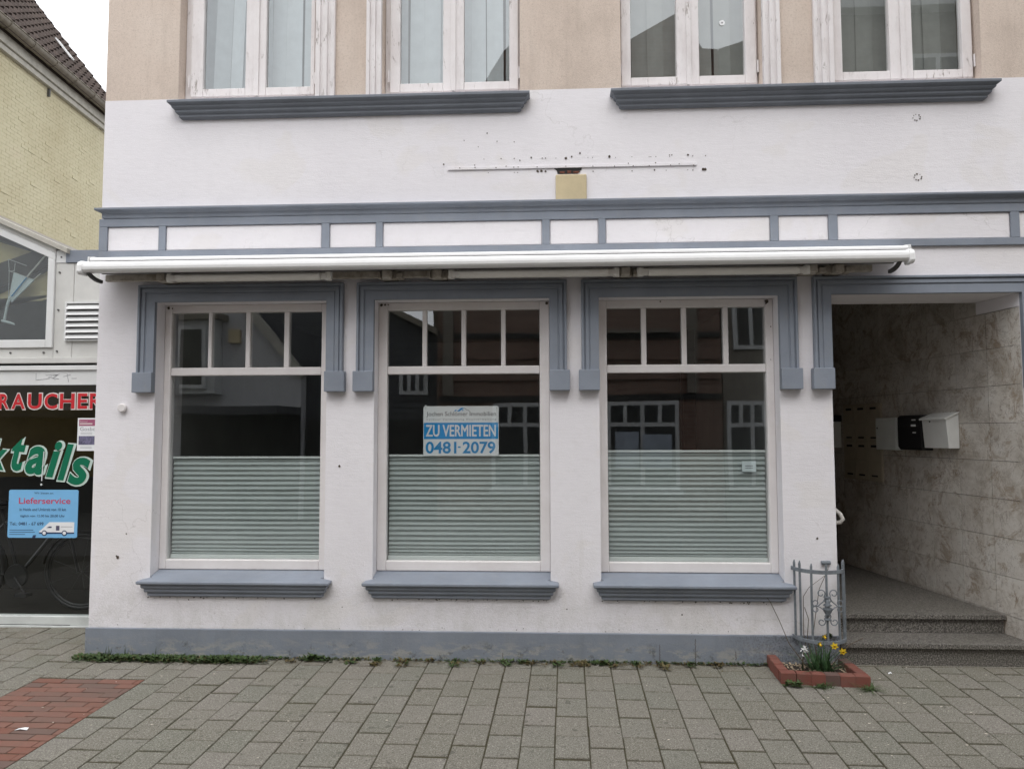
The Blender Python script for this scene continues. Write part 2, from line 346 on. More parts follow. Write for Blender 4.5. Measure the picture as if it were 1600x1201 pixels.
def mk_opbrick(name, c):
    k = NM(name, 0.85, 0.2)
    x = k.n('ShaderNodeTexBrick'); x.inputs['Scale'].default_value = 1.0; x.inputs['Brick Width'].default_value = 0.25; x.inputs['Row Height'].default_value = 0.077
    x.inputs['Mortar Size'].default_value = 0.008
    cmb = k.n('ShaderNodeCombineXYZ'); k.l(k.z(0), cmb.inputs[0]); k.l(k.z(2), cmb.inputs[1]); k.l(cmb.outputs[0], x.inputs['Vector'])
    x.inputs['Color1'].default_value = rgb(c); x.inputs['Color2'].default_value = rgb(tuple(q * 0.7 for q in c)); x.inputs['Mortar'].default_value = (0.2, 0.17, 0.15, 1)
    return k.col(x.outputs[0])
M['op_brick'] = mk_opbrick('brown_red_brick_opposite', (0.22, 0.135, 0.105))
M['op_brick_pale'] = mk_opbrick('greyish_brick_opposite', (0.22, 0.20, 0.17))
M['op_dark'] = plain('dark_shopfront_opposite', (0.02, 0.02, 0.02), 0.6, 0.1)
M['op_paper'] = plain('poster_opposite', (0.35, 0.4, 0.48), 0.6, 0.3, 6)

# ------------------------------------------------------------------ mesh helpers
class MB:
    def __init__(s): s.v = []; s.f = []
    def add(s, vs, fs):
        b = len(s.v); s.v += [tuple(p) for p in vs]; s.f += [tuple(b + i for i in f) for f in fs]; return s
    def box(s, x0, x1, y0, y1, z0, z1):
        return s.add([(x0, y0, z0), (x1, y0, z0), (x1, y1, z0), (x0, y1, z0), (x0, y0, z1), (x1, y0, z1), (x1, y1, z1), (x0, y1, z1)],
                     [(0, 3, 2, 1), (4, 5, 6, 7), (0, 1, 5, 4), (1, 2, 6, 5), (2, 3, 7, 6), (3, 0, 4, 7)])
    def xz(s, poly, y0, y1):
        """polygon in the x-z plane, front at y0, back at y1"""
        n = len(poly); vs = [(x, y0, z) for x, z in poly] + [(x, y1, z) for x, z in poly]
        a = sum(poly[i][0] * poly[(i + 1) % n][1] - poly[(i + 1) % n][0] * poly[i][1] for i in range(n))
        fs = [tuple(range(n)), tuple(range(2 * n - 1, n - 1, -1))] + [(i, n + i, n + (i + 1) % n, (i + 1) % n) for i in range(n)]
        if a < 0: fs = [f[::-1] for f in fs]
        return s.add(vs, fs)
    def prism(s, pts, vec):
        n = len(pts); pts = [Vector(p) for p in pts]; vec = Vector(vec)
        fs = [tuple(range(n)), tuple(range(2 * n - 1, n - 1, -1))] + [(i, n + i, n + (i + 1) % n, (i + 1) % n) for i in range(n)]
        return s.add(pts + [p + vec for p in pts], fs)
    def loft(s, rings, closed=False, caps=False):
        n = len(rings[0]); b = len(s.v)
        for r in rings: s.v += [tuple(p) for p in r]
        for i in range(len(rings) - 1):
            for j in range(n if closed else n - 1):
                k = (j + 1) % n
                s.f.append((b + i * n + j, b + i * n + k, b + (i + 1) * n + k, b + (i + 1) * n + j))
        if caps:
            s.f.append(tuple(b + j for j in range(n - 1, -1, -1))); s.f.append(tuple(b + (len(rings) - 1) * n + j for j in range(n)))
        return s
    def tube(s, pts, r, n=8, closed=False):
        pts = [Vector(p) for p in pts]; rings = []; m = len(pts); up = None
        for i, p in enumerate(pts):
            if closed: d = pts[(i + 1) % m] - pts[i - 1]
            else: d = pts[min(i + 1, m - 1)] - pts[max(i - 1, 0)]
            d.normalize()
            if up is None:
                up = Vector((0, 0, 1)) if abs(d.z) < 0.9 else Vector((1, 0, 0))
            a = d.cross(up).normalized(); c = a.cross(d).normalized(); up = c
            rr = r[i] if isinstance(r, (list, tuple)) else r
            rings.append([p + (a * math.cos(2 * math.pi * j / n) + c * math.sin(2 * math.pi * j / n)) * rr for j in range(n)])
        if closed: rings.append(rings[0])
        return s.loft(rings, True, not closed)
    def lathe(s, prof, c, axis='z', n=16):
        rings = []
        for r, h in prof:
            ring = []
            for j in range(n):
                a = 2 * math.pi * j / n; u, v = r * math.cos(a), r * math.sin(a)
                p = {'z': (u, v, h), 'y': (u, h, -v), 'x': (h, u, v)}[axis]
                ring.append((c[0] + p[0], c[1] + p[1], c[2] + p[2]))
            rings.append(ring)
        return s.loft(rings, True, True)
    def moulding(s, prof, x0, x1, yb=0.0):
        """horizontal moulding on the facade whose ends return to the wall; prof = [(outset, z)]"""
        rings = [[(x0 - o, yb, z), (x0 - o, -o, z), (x1 + o, -o, z), (x1 + o, yb, z)] for o, z in prof]
        s.loft(rings)
        b = len(s.v); s.v += [tuple(p) for p in rings[0]] + [tuple(p) for p in rings[-1]]
        s.f += [(b, b + 1, b + 2, b + 3), (b + 7, b + 6, b + 5, b + 4)]
        return s
    def surround(s, x0, x1, zb, zt, prof):
        """upside-down U around an opening; prof = [(distance in from the outer edge, height proud of the wall)]"""
        rings = [[(x0 + a, -h, zb), (x0 + a, -h, zt - a), (x1 - a, -h, zt - a), (x1 - a, -h, zb)] for a, h in prof]
        return s.loft(rings)
    def wall(s, x0, x1, z0, z1, holes, y0, y1):
        """slab with rectangular openings (x0, x1, z0, z1) cut right through"""
        xs = sorted({x0, x1, *[v for h in holes for v in h[:2]]}); zs = sorted({z0, z1, *[v for h in holes for v in h[2:]]})
        solid = {}
        for i in range(len(xs) - 1):
            for j in range(len(zs) - 1):
                cx, cz = (xs[i] + xs[i + 1]) / 2, (zs[j] + zs[j + 1]) / 2
                solid[i, j] = not any(h[0] < cx < h[1] and h[2] < cz < h[3] for h in holes)
        for (i, j), ok in solid.items():
            if not ok: continue
            a, b, c, d = xs[i], xs[i + 1], zs[j], zs[j + 1]
            s.add([(a, y0, c), (b, y0, c), (b, y0, d), (a, y0, d)], [(0, 1, 2, 3)])
            s.add([(a, y1, c), (b, y1, c), (b, y1, d), (a, y1, d)], [(3, 2, 1, 0)])
            if not solid.get((i - 1, j)): s.add([(a, y0, c), (a, y0, d), (a, y1, d), (a, y1, c)], [(0, 1, 2, 3)])
            if not solid.get((i + 1, j)): s.add([(b, y0, c), (b, y0, d), (b, y1, d), (b, y1, c)], [(3, 2, 1, 0)])
            if not solid.get((i, j - 1)): s.add([(a, y0, c), (b, y0, c), (b, y1, c), (a, y1, c)], [(3, 2, 1, 0)])
            if not solid.get((i, j + 1)): s.add([(a, y0, d), (b, y0, d), (b, y1, d), (a, y1, d)], [(0, 1, 2, 3)])
        return s
ORI = {}
def origin(o):
    while o.parent is not None: o = o.parent
    return ORI.get(o.name, Vector((0, 0, 0)))
def mesh_of(name, mb, mat, off=Vector((0, 0, 0)), M4=None, smooth=False):
    me = bpy.data.meshes.new(name)
    vs = [(M4 @ Vector(p)) if M4 is not None else Vector(p) for p in mb.v]
    me.from_pydata([tuple(p - off) for p in vs], [], mb.f); me.materials.append(mat)
    bm = bmesh.new(); bm.from_mesh(me); bmesh.ops.remove_doubles(bm, verts=bm.verts, dist=1e-5); bmesh.ops.recalc_face_normals(bm, faces=bm.faces)
    bm.to_mesh(me); bm.free()
    if smooth:
        for p in me.polygons: p.use_smooth = True
    me.update(); return me
def tag(o, label=None, cat=None, group=None, kind=None):
    for k, v in (('label', label), ('category', cat), ('group', group), ('kind', kind)):
        if v: o[k] = v
    return o
def thing(name, loc, label, cat, group=None):
    o = bpy.data.objects.new(name, None); COL.objects.link(o); o.location = loc; o.empty_display_size = 0.1
    ORI[o.name] = Vector(loc); return tag(o, label, cat, group)
def obj(name, mb, mat, parent=None, M4=None, smooth=False, bevel=0.0, loc=None, **kw):
    off = origin(parent) if parent else (Vector(loc) if loc else Vector((0, 0, 0)))
    o = bpy.data.objects.new(name, mesh_of(name, mb, mat, off, M4, smooth)); COL.objects.link(o)
    if parent: o.parent = parent
    elif loc: o.location = loc; ORI[o.name] = Vector(loc)
    if bevel:
        b = o.modifiers.new('edge', 'BEVEL'); b.width = bevel; b.segments = 2; b.limit_method = 'ANGLE'; b.angle_limit = R(40)
    return tag(o, **kw)
def piece(name, me, parent, loc, rot=(0, 0, 0), scale=(1, 1, 1)):
    o = bpy.data.objects.new(name, me); COL.objects.link(o); o.parent = parent
    o.location = Vector(loc) - origin(parent); o.rotation_euler = rot; o.scale = scale; return o
def text_mb(body, x0, x1, z0, z1, y, bold=0.0, shear=0.0, rot=0.0, keep=False):
    """lettering as flat raised print fitted into the rectangle, facing -y"""
    cu_ = bpy.data.curves.new('lettering', 'FONT'); cu_.body = body; cu_.size = 1; cu_.offset = bold; cu_.shear = shear; cu_.resolution_u = 4
    to = bpy.data.objects.new('lettering', cu_); COL.objects.link(to)
    bpy.context.view_layer.update(); dg = bpy.context.evaluated_depsgraph_get()
    me = bpy.data.meshes.new_from_object(to.evaluated_get(dg))
    COL.objects.unlink(to); bpy.data.objects.remove(to)
    vs = [Matrix.Rotation(rot, 3, 'Z') @ v.co for v in me.vertices]
    ax, bx = min(v.x for v in vs), max(v.x for v in vs); az, bz = min(v.y for v in vs), max(v.y for v in vs)
    sx = (x1 - x0) / (bx - ax); sz = (z1 - z0) / (bz - az)
    if keep: sx = sz
    m = MB(); m.v = [(x0 + (v.x - ax) * sx, y, z0 + (v.y - az) * sz) for v in vs]; m.f = [tuple(p.vertices) for p in me.polygons]
    bpy.data.meshes.remove(me); return m
def project(p):
    d = Vector(p) - CAM; z = d.dot(cf)
    return (800 + FPX * d.dot(cr) / z, 600.5 - FPX * d.dot(cu) / z, z) if z > 0.1 else (-9999, -9999, z)

# ------------------------------------------------------------------ ground
S = 0.025                                                # the pavement falls gently towards the street
gz = lambda y: S * max(min(y, 1.0), -3.4)
gm = MB(); gm.add([(-400, -400, -0.20), (400, -400, -0.20), (400, 400, -0.20), (-400, 400, -0.20)], [(0, 1, 2, 3)])
obj('ground', gm, M['asphalt'], kind='structure')
st = MB(); st.add([(-40, -30, gz(-9) - 0.012), (40, -30, gz(-9) - 0.012), (40, -3.4, gz(-9) - 0.012), (-40, -3.4, gz(-9) - 0.012)], [(0, 1, 2, 3)])
obj('street', st, M['asphalt'], kind='structure')
pv = MB()
ys = [-3.4, 1.0, 6.0]
for a, b in zip(ys, ys[1:]):
    pv.add([(-16, a, gz(a) - 0.0055), (16, a, gz(a) - 0.0055), (16, b, gz(b) - 0.0055), (-16, b, gz(b) - 0.0055)], [(0, 1, 2, 3)])
pavement = obj('pavement', pv, M['bed'], kind='structure')
TILT = math.atan(S); ROTZ = -math.atan(0.021)
PW, PL = 0.180, 0.270
def block(w_, l_, ch=0.004, h=0.03):
    m = MB(); a, b = w_ / 2, l_ / 2
    r0 = [(-a + ch, -b + ch, 0), (a - ch, -b + ch, 0), (a - ch, b - ch, 0), (-a + ch, b - ch, 0)]
    r1 = [(-a, -b, -ch), (a, -b, -ch), (a, b, -ch), (-a, b, -ch)]
    r2 = [(-a, -b, -h), (a, -b, -h), (a, b, -h), (-a, b, -h)]
    m.add(r0 + r1 + r2, [(0, 1, 2, 3)] + [(4 + i, 4 + (i + 1) % 4, (i + 1) % 4, i) for i in range(4)] + [(8 + i, 8 + (i + 1) % 4, 4 + (i + 1) % 4, 4 + i) for i in range(4)])
    return m
def ylimit(x):                                           # where the paving meets a wall
    if x < -3.37: return 0.70
    if 1.48 < x < 1.98: return 0.0
    return -0.004
cells = []
for i in range(-34, 26):
    xc0 = 0.036 + PW * (i + 0.5); off = -0.417 if i % 2 == 0 else -0.282
    for n in range(-9, 6):
        y0, y1 = off + PL * n, off + PL * (n + 1)
        if -19 <= i <= -16 and y0 < -0.475:
            if y1 <= -0.475: continue
            y0 = -0.475
        y1 = min(y1, ylimit(xc0))
        if y1 - y0 < 0.03: continue
        yc = (y0 + y1) / 2; xc = xc0 + 0.021 * yc
        u, v, z = project((xc, yc, gz(yc)))
        vis = -60 < u < 1660 and v < 1240
        cells.append((z if vis else 99 + z, xc, yc, y1 - y0, vis))
cells.sort()
GX, GY = 0.006, 0.0125
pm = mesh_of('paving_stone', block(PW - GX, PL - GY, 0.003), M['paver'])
rest = MB()
for q, (z, x, y, l, vis) in enumerate(cells):
    dz = random.uniform(-0.0015, 0.0015); rx, ry = random.gauss(0, 0.004), random.gauss(0, 0.004)
    if q < 300:
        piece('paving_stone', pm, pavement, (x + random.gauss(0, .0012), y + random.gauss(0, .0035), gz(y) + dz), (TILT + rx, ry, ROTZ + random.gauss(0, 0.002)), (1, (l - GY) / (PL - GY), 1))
    else:
        mm = Matrix.Translation((x, y, gz(y) + dz)) @ Matrix.Rotation(ROTZ, 4, 'Z') @ Matrix.Rotation(TILT + rx, 4, 'X')
        bl = block(PW - GX, l - GY); rest.add([mm @ Vector(p) for p in bl.v], bl.f)
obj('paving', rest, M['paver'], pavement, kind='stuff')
# the strip of red clinkers
BL, BW = 0.240, 0.077
bm_ = mesh_of('clinker_brick', block(BL - 0.005, BW - 0.010, 0.002), M['clinker'])
xl, xr = 0.036 - 19 * PW, 0.036 - 15 * PW
row = 0; y = -0.478
while y > -2.45:
    yc = y - BW / 2; x = xl - (0.12 if row % 2 else 0.04)
    while x < xr - 0.01:
        a, b = max(x, xl), min(x + BL, xr)
        if b - a > 0.03:
            piece('clinker_brick', bm_, pavement, ((a + b) / 2 + 0.021 * yc, yc, gz(yc) + random.uniform(-0.002, 0.001)),
                  (TILT + random.gauss(0, 0.004), random.gauss(0, 0.004), ROTZ + random.gauss(0, 0.004)), ((b - a - 0.004) / (BL - 0.004), 1, 1))
        x += BL
    y -= BW; row += 1

# ------------------------------------------------------------------ the town house
XL, XR, T = -3.364, 6.4, 0.41
house = thing('town_house', (1.5, 0, 0), 'white and beige plastered house with blue grey trim and a covered passage entrance', 'house')
GW = [(-2.917, -1.635), (-1.284, -0.012), (0.342, 1.610)]          # ground-floor openings
GZ0, GZ1 = 0.552, 2.567
PX0, PX1 = 1.972, 3.271
holes = [(a, b, GZ0, GZ1) for a, b in GW] + [(PX0, PX1, -0.05, 2.565)]
UW = [(-2.80, -1.745), (-1.245, -0.218), (0.522, 1.540), (2.045, 3.085)]
ZS = 4.112
mbw = MB().wall(XL, XR, -0.05, ZS, holes, 0, T)
obj('lower_wall', mbw, M['plaster'], house)
obj('upper_wall', MB().wall(XL + 0.002, XR, ZS, 7.6, [(a, b, ZS, 6.2) for a, b in UW], 0.001, T), M['beige'], house)
sw = MB().box(XL, XL + 0.3, T, 8, -0.05, 7.6); sw.box(XR - 0.3, XR, T, 8, -0.05, 7.6); sw.box(XL + 0.3, XR - 0.3, 7.7, 8, -0.05, 7.6)
obj('side_wall', sw, M['plaster'], house)
rf = MB().prism([(XL - 0.3, -0.45, 7.62), (XL - 0.3, 4, 10.4), (XL - 0.3, 8.4, 7.62)], (XR - XL + 0.6, 0, 0)); obj('roof', rf, M['rooftile'], house)
# plinth, cornice, frieze
obj('plinth', MB().box(XL - 0.012, PX0 - 0.004, -0.022, 0.0 - 0.001, -0.06, 0.2), M['bluegrey_plinth'], house, bevel=0.006)
obj('plinth', MB().box(3.40, XR, -0.022, -0.001, -0.06, 0.2), M['bluegrey_plinth'], house, bevel=0.006)
obj('cornice', MB().moulding([(0.012, 3.197), (0.022, 3.2), (0.026, 3.207), (0.028, 3.235), (0.040, 3.246), (0.062, 3.252), (0.066, 3.258), (0.066, 3.270), (0.0, 3.278)], XL + 0.045, XR - 0.05), M['bluegrey'], house)
fr = MB().box(XL - 0.006, XR, -0.020, -0.0015, 3.138, 3.1965)
obj('frieze_rail', fr, M['bluegrey'], house, bevel=0.003)
obj('frieze_rail', MB().box(XL - 0.006, XR, -0.020, -0.0015, 2.903, 2.953), M['bluegrey'], house, bevel=0.003)
pans = [(-3.307, -2.913), (-2.859, -1.683), (-1.623, -1.278), (-1.227, -0.061), (-0.005, 0.346), (0.398, 1.566), (1.624, 1.974), (2.037, 3.227), (3.287, 3.66), (3.72, 4.9), (4.96, 5.3)]
edges = [XL - 0.006] + [v for p in pans for v in p] + [XR]
for a, b in zip(edges[0::2], edges[1::2]):
    obj('frieze_stile', MB().box(a, b, -0.0195, -0.0015, 2.9535, 3.1375), M['bluegrey'], house, bevel=0.003)
for a, b in pans:
    obj('frieze_panel', MB().box(a + 0.004, b - 0.004, -0.007, -0.0005, 2.9575, 3.1335), M['plaster'], house, bevel=0.003)
# surrounds with their foot blocks
SP = [(0, 0), (0, .044), (.004, .048), (.016, .048), (.020, .030), (.027, .030), (.030, .040), (.052, .040), (.056, .030), (.062, .030), (.066, .034), (.124, .034), (.125, 0)]
for a, b in GW + [(PX0, PX1)]:
    sx = obj('window_surround' if b < 2 else 'passage_surround', MB().surround(a - 0.125, b + 0.125, 2.043, 2.690, SP), M['bluegrey'], house)
    for e in (a - 0.145, b - 0.002):
        obj('foot_block', MB().box(e, e + 0.147, -0.062, -0.001, 1.896, 2.043), M['bluegrey'], sx, bevel=0.004)
# ground-floor sills: moulded front with returned ends, sloping top running back into the opening
for a, b in GW:
    c0, c1 = a + 0.030, b - 0.030
    s_ = MB().moulding([(0.012, 0.424), (0.022, 0.432), (0.030, 0.436), (0.030, 0.456), (0.044, 0.462), (0.048, 0.470), (0.048, 0.486), (0.060, 0.492), (0.064, 0.500), (0.064, 0.516), (0.082, 0.522), (0.087, 0.528), (0.087, 0.541), (0.082, 0.546), (0.001, 0.563)], c0, c1)
    s_.add([(a, 0.0, 0.5625), (b, 0.0, 0.5625), (b, 0.13, 0.594), (a, 0.13, 0.594)], [(0, 1, 2, 3)])
    obj('window_sill', s_, M['bluegrey'], house)
# windows: frame > transom, glazing bars, panes
win_bars = [[(-2.584, -2.557), (-2.296, -2.261), (-2.002, -1.962)], [(-0.956, -0.922), (-0.664, -0.630), (-0.369, -0.336)], [(0.660, 0.697), (0.952, 0.989), (1.252, 1.289)]]
win_pane = [(-2.865, -1.713), (-1.215, -0.084), (0.407, 1.553)]
F0, F1 = 0.118, 0.185
for (a, b), bars, (p0, p1) in zip(GW, win_bars, win_pane):
    m = MB(); m.box(a + 0.001, p0, F0, F1, 0.5955, GZ1 - 0.001); m.box(p1, b - 0.001, F0, F1, 0.5955, GZ1 - 0.001)
    m.box(p0, p1, F0 + 0.001, F1, 0.5955, 0.667); m.box(p0, p1, F0 + 0.001, F1, 2.508, GZ1 - 0.001)
    wn = obj('window', m, M['frame'], house, bevel=0.006)
    obj('transom', MB().box(p0 + 0.001, p1 - 0.001, F0 + 0.006, F1 - 0.002, 2.031, 2.090), M['frame'], wn, bevel=0.006)
    for c, d in bars: obj('glazing_bar', MB().box(c, d, F0 + 0.010, F1 - 0.004, 2.0895, 2.5085), M['frame'], wn, bevel=0.005)
    xs = [p0] + [v for q in bars for v in q] + [p1]
    for c, d in zip(xs[0::2], xs[1::2]): obj('pane', MB().add([(c - .003, 0.146, 2.087), (d + .003, 0.146, 2.087), (d + .003, 0.146, 2.511), (c - .003, 0.146, 2.511)], [(0, 1, 2, 3)]), M['glass'], wn)
    obj('pane', MB().add([(p0 - .003, 0.146, 0.664), (p1 + .003, 0.146, 0.664), (p1 + .003, 0.146, 2.034), (p0 - .003, 0.146, 2.034)], [(0, 1, 2, 3)]), M['glass'], wn)
# the empty shop room behind
rm = MB(); A, B, Y1 = -3.06, 1.75, 5.0
rm.add([(A, T, .1), (B, T, .1), (B, Y1, .1), (A, Y1, .1)], [(0, 1, 2, 3)]); rm.add([(A, T, 2.85), (B, T, 2.85), (B, Y1, 2.85), (A, Y1, 2.85)], [(3, 2, 1, 0)])
rm.add([(A, Y1, .1), (B, Y1, .1), (B, Y1, 2.85), (A, Y1, 2.85)], [(0, 1, 2, 3)]); rm.add([(A, T, .1), (A, Y1, .1), (A, Y1, 2.85), (A, T, 2.85)], [(0, 1, 2, 3)]); rm.add([(B, T, .1), (B, Y1, .1), (B, Y1, 2.85), (B, T, 2.85)], [(3, 2, 1, 0)])
obj('shop_room', rm, M['room_wall'], house)
# upper floor: long sills, casements, moulded window trims
def usill(x0, x1):
    return MB().moulding([(0.018, 3.945), (0.030, 3.951), (0.036, 3.957), (0.036, 3.972), (0.050, 3.980), (0.056, 3.988), (0.056, 4.003), (0.070, 4.011), (0.076, 4.019), (0.076, 4.030), (0.094, 4.040), (0.100, 4.046), (0.100, 4.062), (0.0, 4.112)], x0, x1)
obj('upper_sill', usill(-2.735, -0.245), M['sillgrey'], house); obj('upper_sill', usill(0.540, 3.060), M['sillgrey'], house)
for a, b in ((UW[0][0], UW[0][1]), (UW[1][0], UW[1][1]), (UW[2][0], UW[2][1]), (UW[3][0], UW[3][1])):
    pass
casements = [((-2.748, -1.783), (-2.650, -2.320), (-2.160, -1.815), (-2.248, -2.224)), ((-1.205, -0.233), (-1.127, -0.802), (-0.642, -0.300), (-0.735, -0.715)),
             ((0.532, 1.524), (0.604, 0.943), (1.107, 1.442), (1.020, 1.036)), ((2.083, 3.069), (2.144, 2.482), (2.646, 2.995), (2.565, 2.582))]
for k_, ((f0, f1), pa, pb, mu) in enumerate(casements):
    oa, ob = UW[k_]
    fm = MB().box(oa + 0.001, f0 + 0.012, 0.105, 0.16, ZS + 0.001, 6.199); fm.box(f1 - 0.012, ob - 0.001, 0.105, 0.16, ZS + 0.001, 6.199)
    fm.box(f0 + 0.012, f1 - 0.012, 0.105, 0.16, ZS + 0.001, 4.168); fm.box(f0 + 0.012, f1 - 0.012, 0.105, 0.16, 6.12, 6.199)
    uwn = obj('window', fm, M['flaky'], house, bevel=0.004)
    for (s0, s1), (p0, p1) in (((f0, mu[0]), pa), ((mu[1], f1), pb)):
        jz = random.uniform(-0.004, 0.004)
        sm = MB().box(s0, p0, 0.078, 0.125, 4.158 + jz, 6.10); sm.box(p1, s1, 0.078, 0.125, 4.158 + jz, 6.10)
        sm.box(p0, p1, 0.080, 0.125, 4.158 + jz, 4.224); sm.box(p0, p1, 0.080, 0.125, 6.03, 6.10)
        obj('sash', sm, M['flaky'], uwn, bevel=0.006)
        a1 = random.uniform(-.0015, .0015); a2 = random.uniform(-.002, .002)
        obj('pane', MB().add([(p0 - .002, 0.105 + a1, 4.221), (p1 + .002, 0.105 - a1, 4.221), (p1 + .002, 0.105 - a1 + a2, 6.033), (p0 - .002, 0.105 + a1 + a2, 6.033)], [(0, 1, 2, 3)]), M['glass'], uwn)
    obj('cover_strip', MB().box(mu[0] - .008, mu[1] + .012, 0.066, 0.0775, 4.155, 6.1), M['flaky'], uwn, bevel=0.004)
    for x in (f0 - 0.012, f1 + 0.004):
        obj('hinge', MB().lathe([(0.0, 4.235), (0.007, 4.235), (0.007, 4.325), (0.0, 4.33)], (x + .004, 0.072, 0), n=8), M['flaky'], uwn)
def strip(x0, x1, flip):
    wd = x1 - x0; pr = [(0, 0), (0, .030), (.012, .036), (.24, .036), (.26, .022), (.36, .022), (.40, .034), (.60, .034), (.64, .018), (.74, .018), (.78, .03), (.98, .03), (1.0, .026), (1.0, 0)]
    if flip: pr = [(1 - a, h) for a, h in pr][::-1]
    return MB().loft([[(x0 + a * wd, -h, ZS - 0.035), (x0 + a * wd, -h, 6.35)] for a, h in pr])
for x0, x1, fl in ((-1.743, -1.598, False), (-1.362, -1.247, True), (1.542, 1.668, False), (1.905, 2.043, True)):
    obj('window_trim', strip(x0, x1, fl), M['flaky'], house)
# wall details over the frieze
obj('cable_duct', MB().box(-0.752, 1.058, -0.010, -0.001, 3.520, 3.542), M['plaster'], house, bevel=0.002)
obj('cover_plate', MB().box(0.040, 0.264, -0.022, -0.001, 3.268, 3.468), M['beigeplate'], house, bevel=0.008)
hm = MB().xz([(0.028, 3.519), (0.232, 3.519), (0.228, 3.505), (0.205, 3.497), (0.20, 3.478), (0.055, 3.478), (0.05, 3.50)], -0.004, -0.001)
hl = obj('wall_hole', hm, M['dark'], house)
for (x, w_) in ((0.07, .035), (0.125, .028), (0.168, .04)):
    obj('broken_brick', MB().box(x, x + w_, -0.009, -0.0045, 3.481, 3.481 + random.uniform(.012, .02)), M['brickhole'], hl)
dh = MB()
def dot(x, z, r, y=-0.003):
    n = 7; ph = random.random() * 6; dh.add([(x + r * math.cos(ph + 6.283 * i / n) * random.uniform(.7, 1.2), y, z + r * math.sin(ph + 6.283 * i / n) * random.uniform(.7, 1.2)) for i in range(n)], [tuple(range(n))])
px2 = lambda zx, zy: (-0.75 + (zx - 133) * (1.806 / (1425 - 133)), 3.53 - ((zy - 215 + (zx - 133) * 0.030) * (0.3 / 215)))
for zx, zy, r in ((110, 190, 6), (340, 20, 5), (218, 60, 4), (392, 64, 4), (482, 66, 4), (293, 94, 3.5), (323, 160, 3), (413, 156, 4), (482, 155, 4), (512, 165, 4.5), (571, 150, 6), (629, 152, 4), (646, 152, 4), (700, 152, 3), (752, 151, 8), (782, 142, 7), (826, 124, 6), (867, 146, 3), (890, 146, 3), (978, 140, 9), (1010, 146, 3), (1094, 141, 3), (1183, 140, 3), (1192, 140, 3), (1218, 139, 3), (1288, 130, 4), (1300, 130, 4), (1288, 138, 3), (1383, 128, 7), (1407, 133, 4), (1472, 132, 4), (1459, 204, 11), (1470, 203, 9), (605, 222, 9), (625, 221, 9), (645, 222, 7), (820, 220, 8), (346, 232, 3), (482, 230, 3), (500, 230, 3), (893, 220, 4), (1094, 216, 4), (1210, 210, 6), (1270, 211, 3), (1380, 208, 3), (1407, 208, 4)):
    x, z = px2(zx, zy); dot(x, z, r * 0.00112)
for zx, zy in ((197, 211), (275, 195), (277, 207), (387, 207), (440, 200), (480, 204), (503, 203), (602, 201), (752, 197), (892, 195), (1004, 194), (1075, 178), (1100, 191), (1182, 189), (1215, 174), (1291, 186), (1336, 178), (1410, 185)):
    x, z = px2(zx, zy); dot(x, z, 0.0045, -0.0125)
for cx, cz in ((2.617, 3.836), (2.611, 3.402)):
    for q in range(8):
        a = q * 0.785 + random.random() * .3; dot(cx + .026 * math.cos(a), cz + .022 * math.sin(a), random.uniform(.003, .007))
for x, z, r in ((-3.10, 0.87, .006), (-1.533, 1.36, .009), (1.84, 0.86, .008), (-3.16, .7, .012), (-3.17, 0.71, .007), (-1.5, .36, .004), (0.9, .33, .006), (0.1, .36, .005)):
    dot(x, z, r)
obj('drill_hole', dh, M['hole'], house, kind='stuff')
dh = MB()
for x, z, r in ((-2.89, 2.545, .012), (-2.86, 2.54, .006), (-1.262, 2.548, .013), (-1.235, 2.55, .008), (-1.21, 2.55, .006), (-.032, 2.55, .013), (1.565, 2.545, .016), (1.56, 2.53, .007), (.80, 2.552, .006), (1.59, 2.36, .005), (1.585, 2.12, .004)):
    dot(x, z, r, .1155)
for a, b in GW:
    for q in range(26):
        x = random.uniform(a - .01, b + .01); dot(x, .4215 - abs(random.gauss(0, .006)), random.uniform(.002, .006))
for q in range(34):
    x = random.uniform(-3.3, 1.9); dot(x, .20 + abs(random.gauss(0, .02)), random.uniform(.0015, .004))
for cx, z0, z1 in ((.74, .02, .13), (.985, .01, .17), (-.35, .02, .06), (1.26, .03, .09)):
    z = z0
    while z < z1:
        dot(cx + random.gauss(0, .0015), z, .0022, -.0225); z += .003
obj('cobweb_dirt', dh, M['hole'], house, kind='stuff')
obj('wall_cap', MB().lathe([(0.0, -0.03), (0.026, -0.03), (0.031, -0.025), (0.031, -0.001)], (-3.152, 0, 1.786), 'y', 20), M['frame'], house, smooth=False)
# ------------------------------------------------------------------ passage: lintel, tiled wall, ceiling, steps
WT = Vector((-0.1443, 1, 0)).normalized(); WN = Vector((-WT.y, WT.x, 0))
WO = Vector((3.271, 0, 0))
PM = Matrix(((WT.x, WN.x, 0, WO.x), (WT.y, WN.y, 0, WO.y), (0, 0, 1, 0), (0, 0, 0, 1)))      # local (along, out of wall, z)
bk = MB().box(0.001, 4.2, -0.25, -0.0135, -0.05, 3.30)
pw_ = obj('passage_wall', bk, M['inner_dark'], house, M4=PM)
zr = [0.02, 0.294, 0.567, 0.838, 1.112, 1.385, 1.660, 1.930, 2.204, 2.470, 2.745, 3.02, 3.29]; tr_ = [0.002, 0.340, 0.686, 1.030, 1.374, 1.718, 2.062, 2.406, 2.750, 3.094, 3.438, 3.78]
for i in range(len(tr_) - 1):
    for j in range(len(zr) - 1):
        if i == 0 and j >= 9: continue
        z0, z1 = zr[j], zr[j + 1]; t0 = tr_[i] + (0.09 if j >= 9 and i == 1 else 0)
        d = random.uniform(-0.0015, 0.001)
        obj('wall_tile', MB().box(t0 + 0.0035, tr_[i + 1] - 0.0035, -0.013, d, z0 + 0.0016, z1 - 0.0016), M['marble'], pw_, M4=PM)
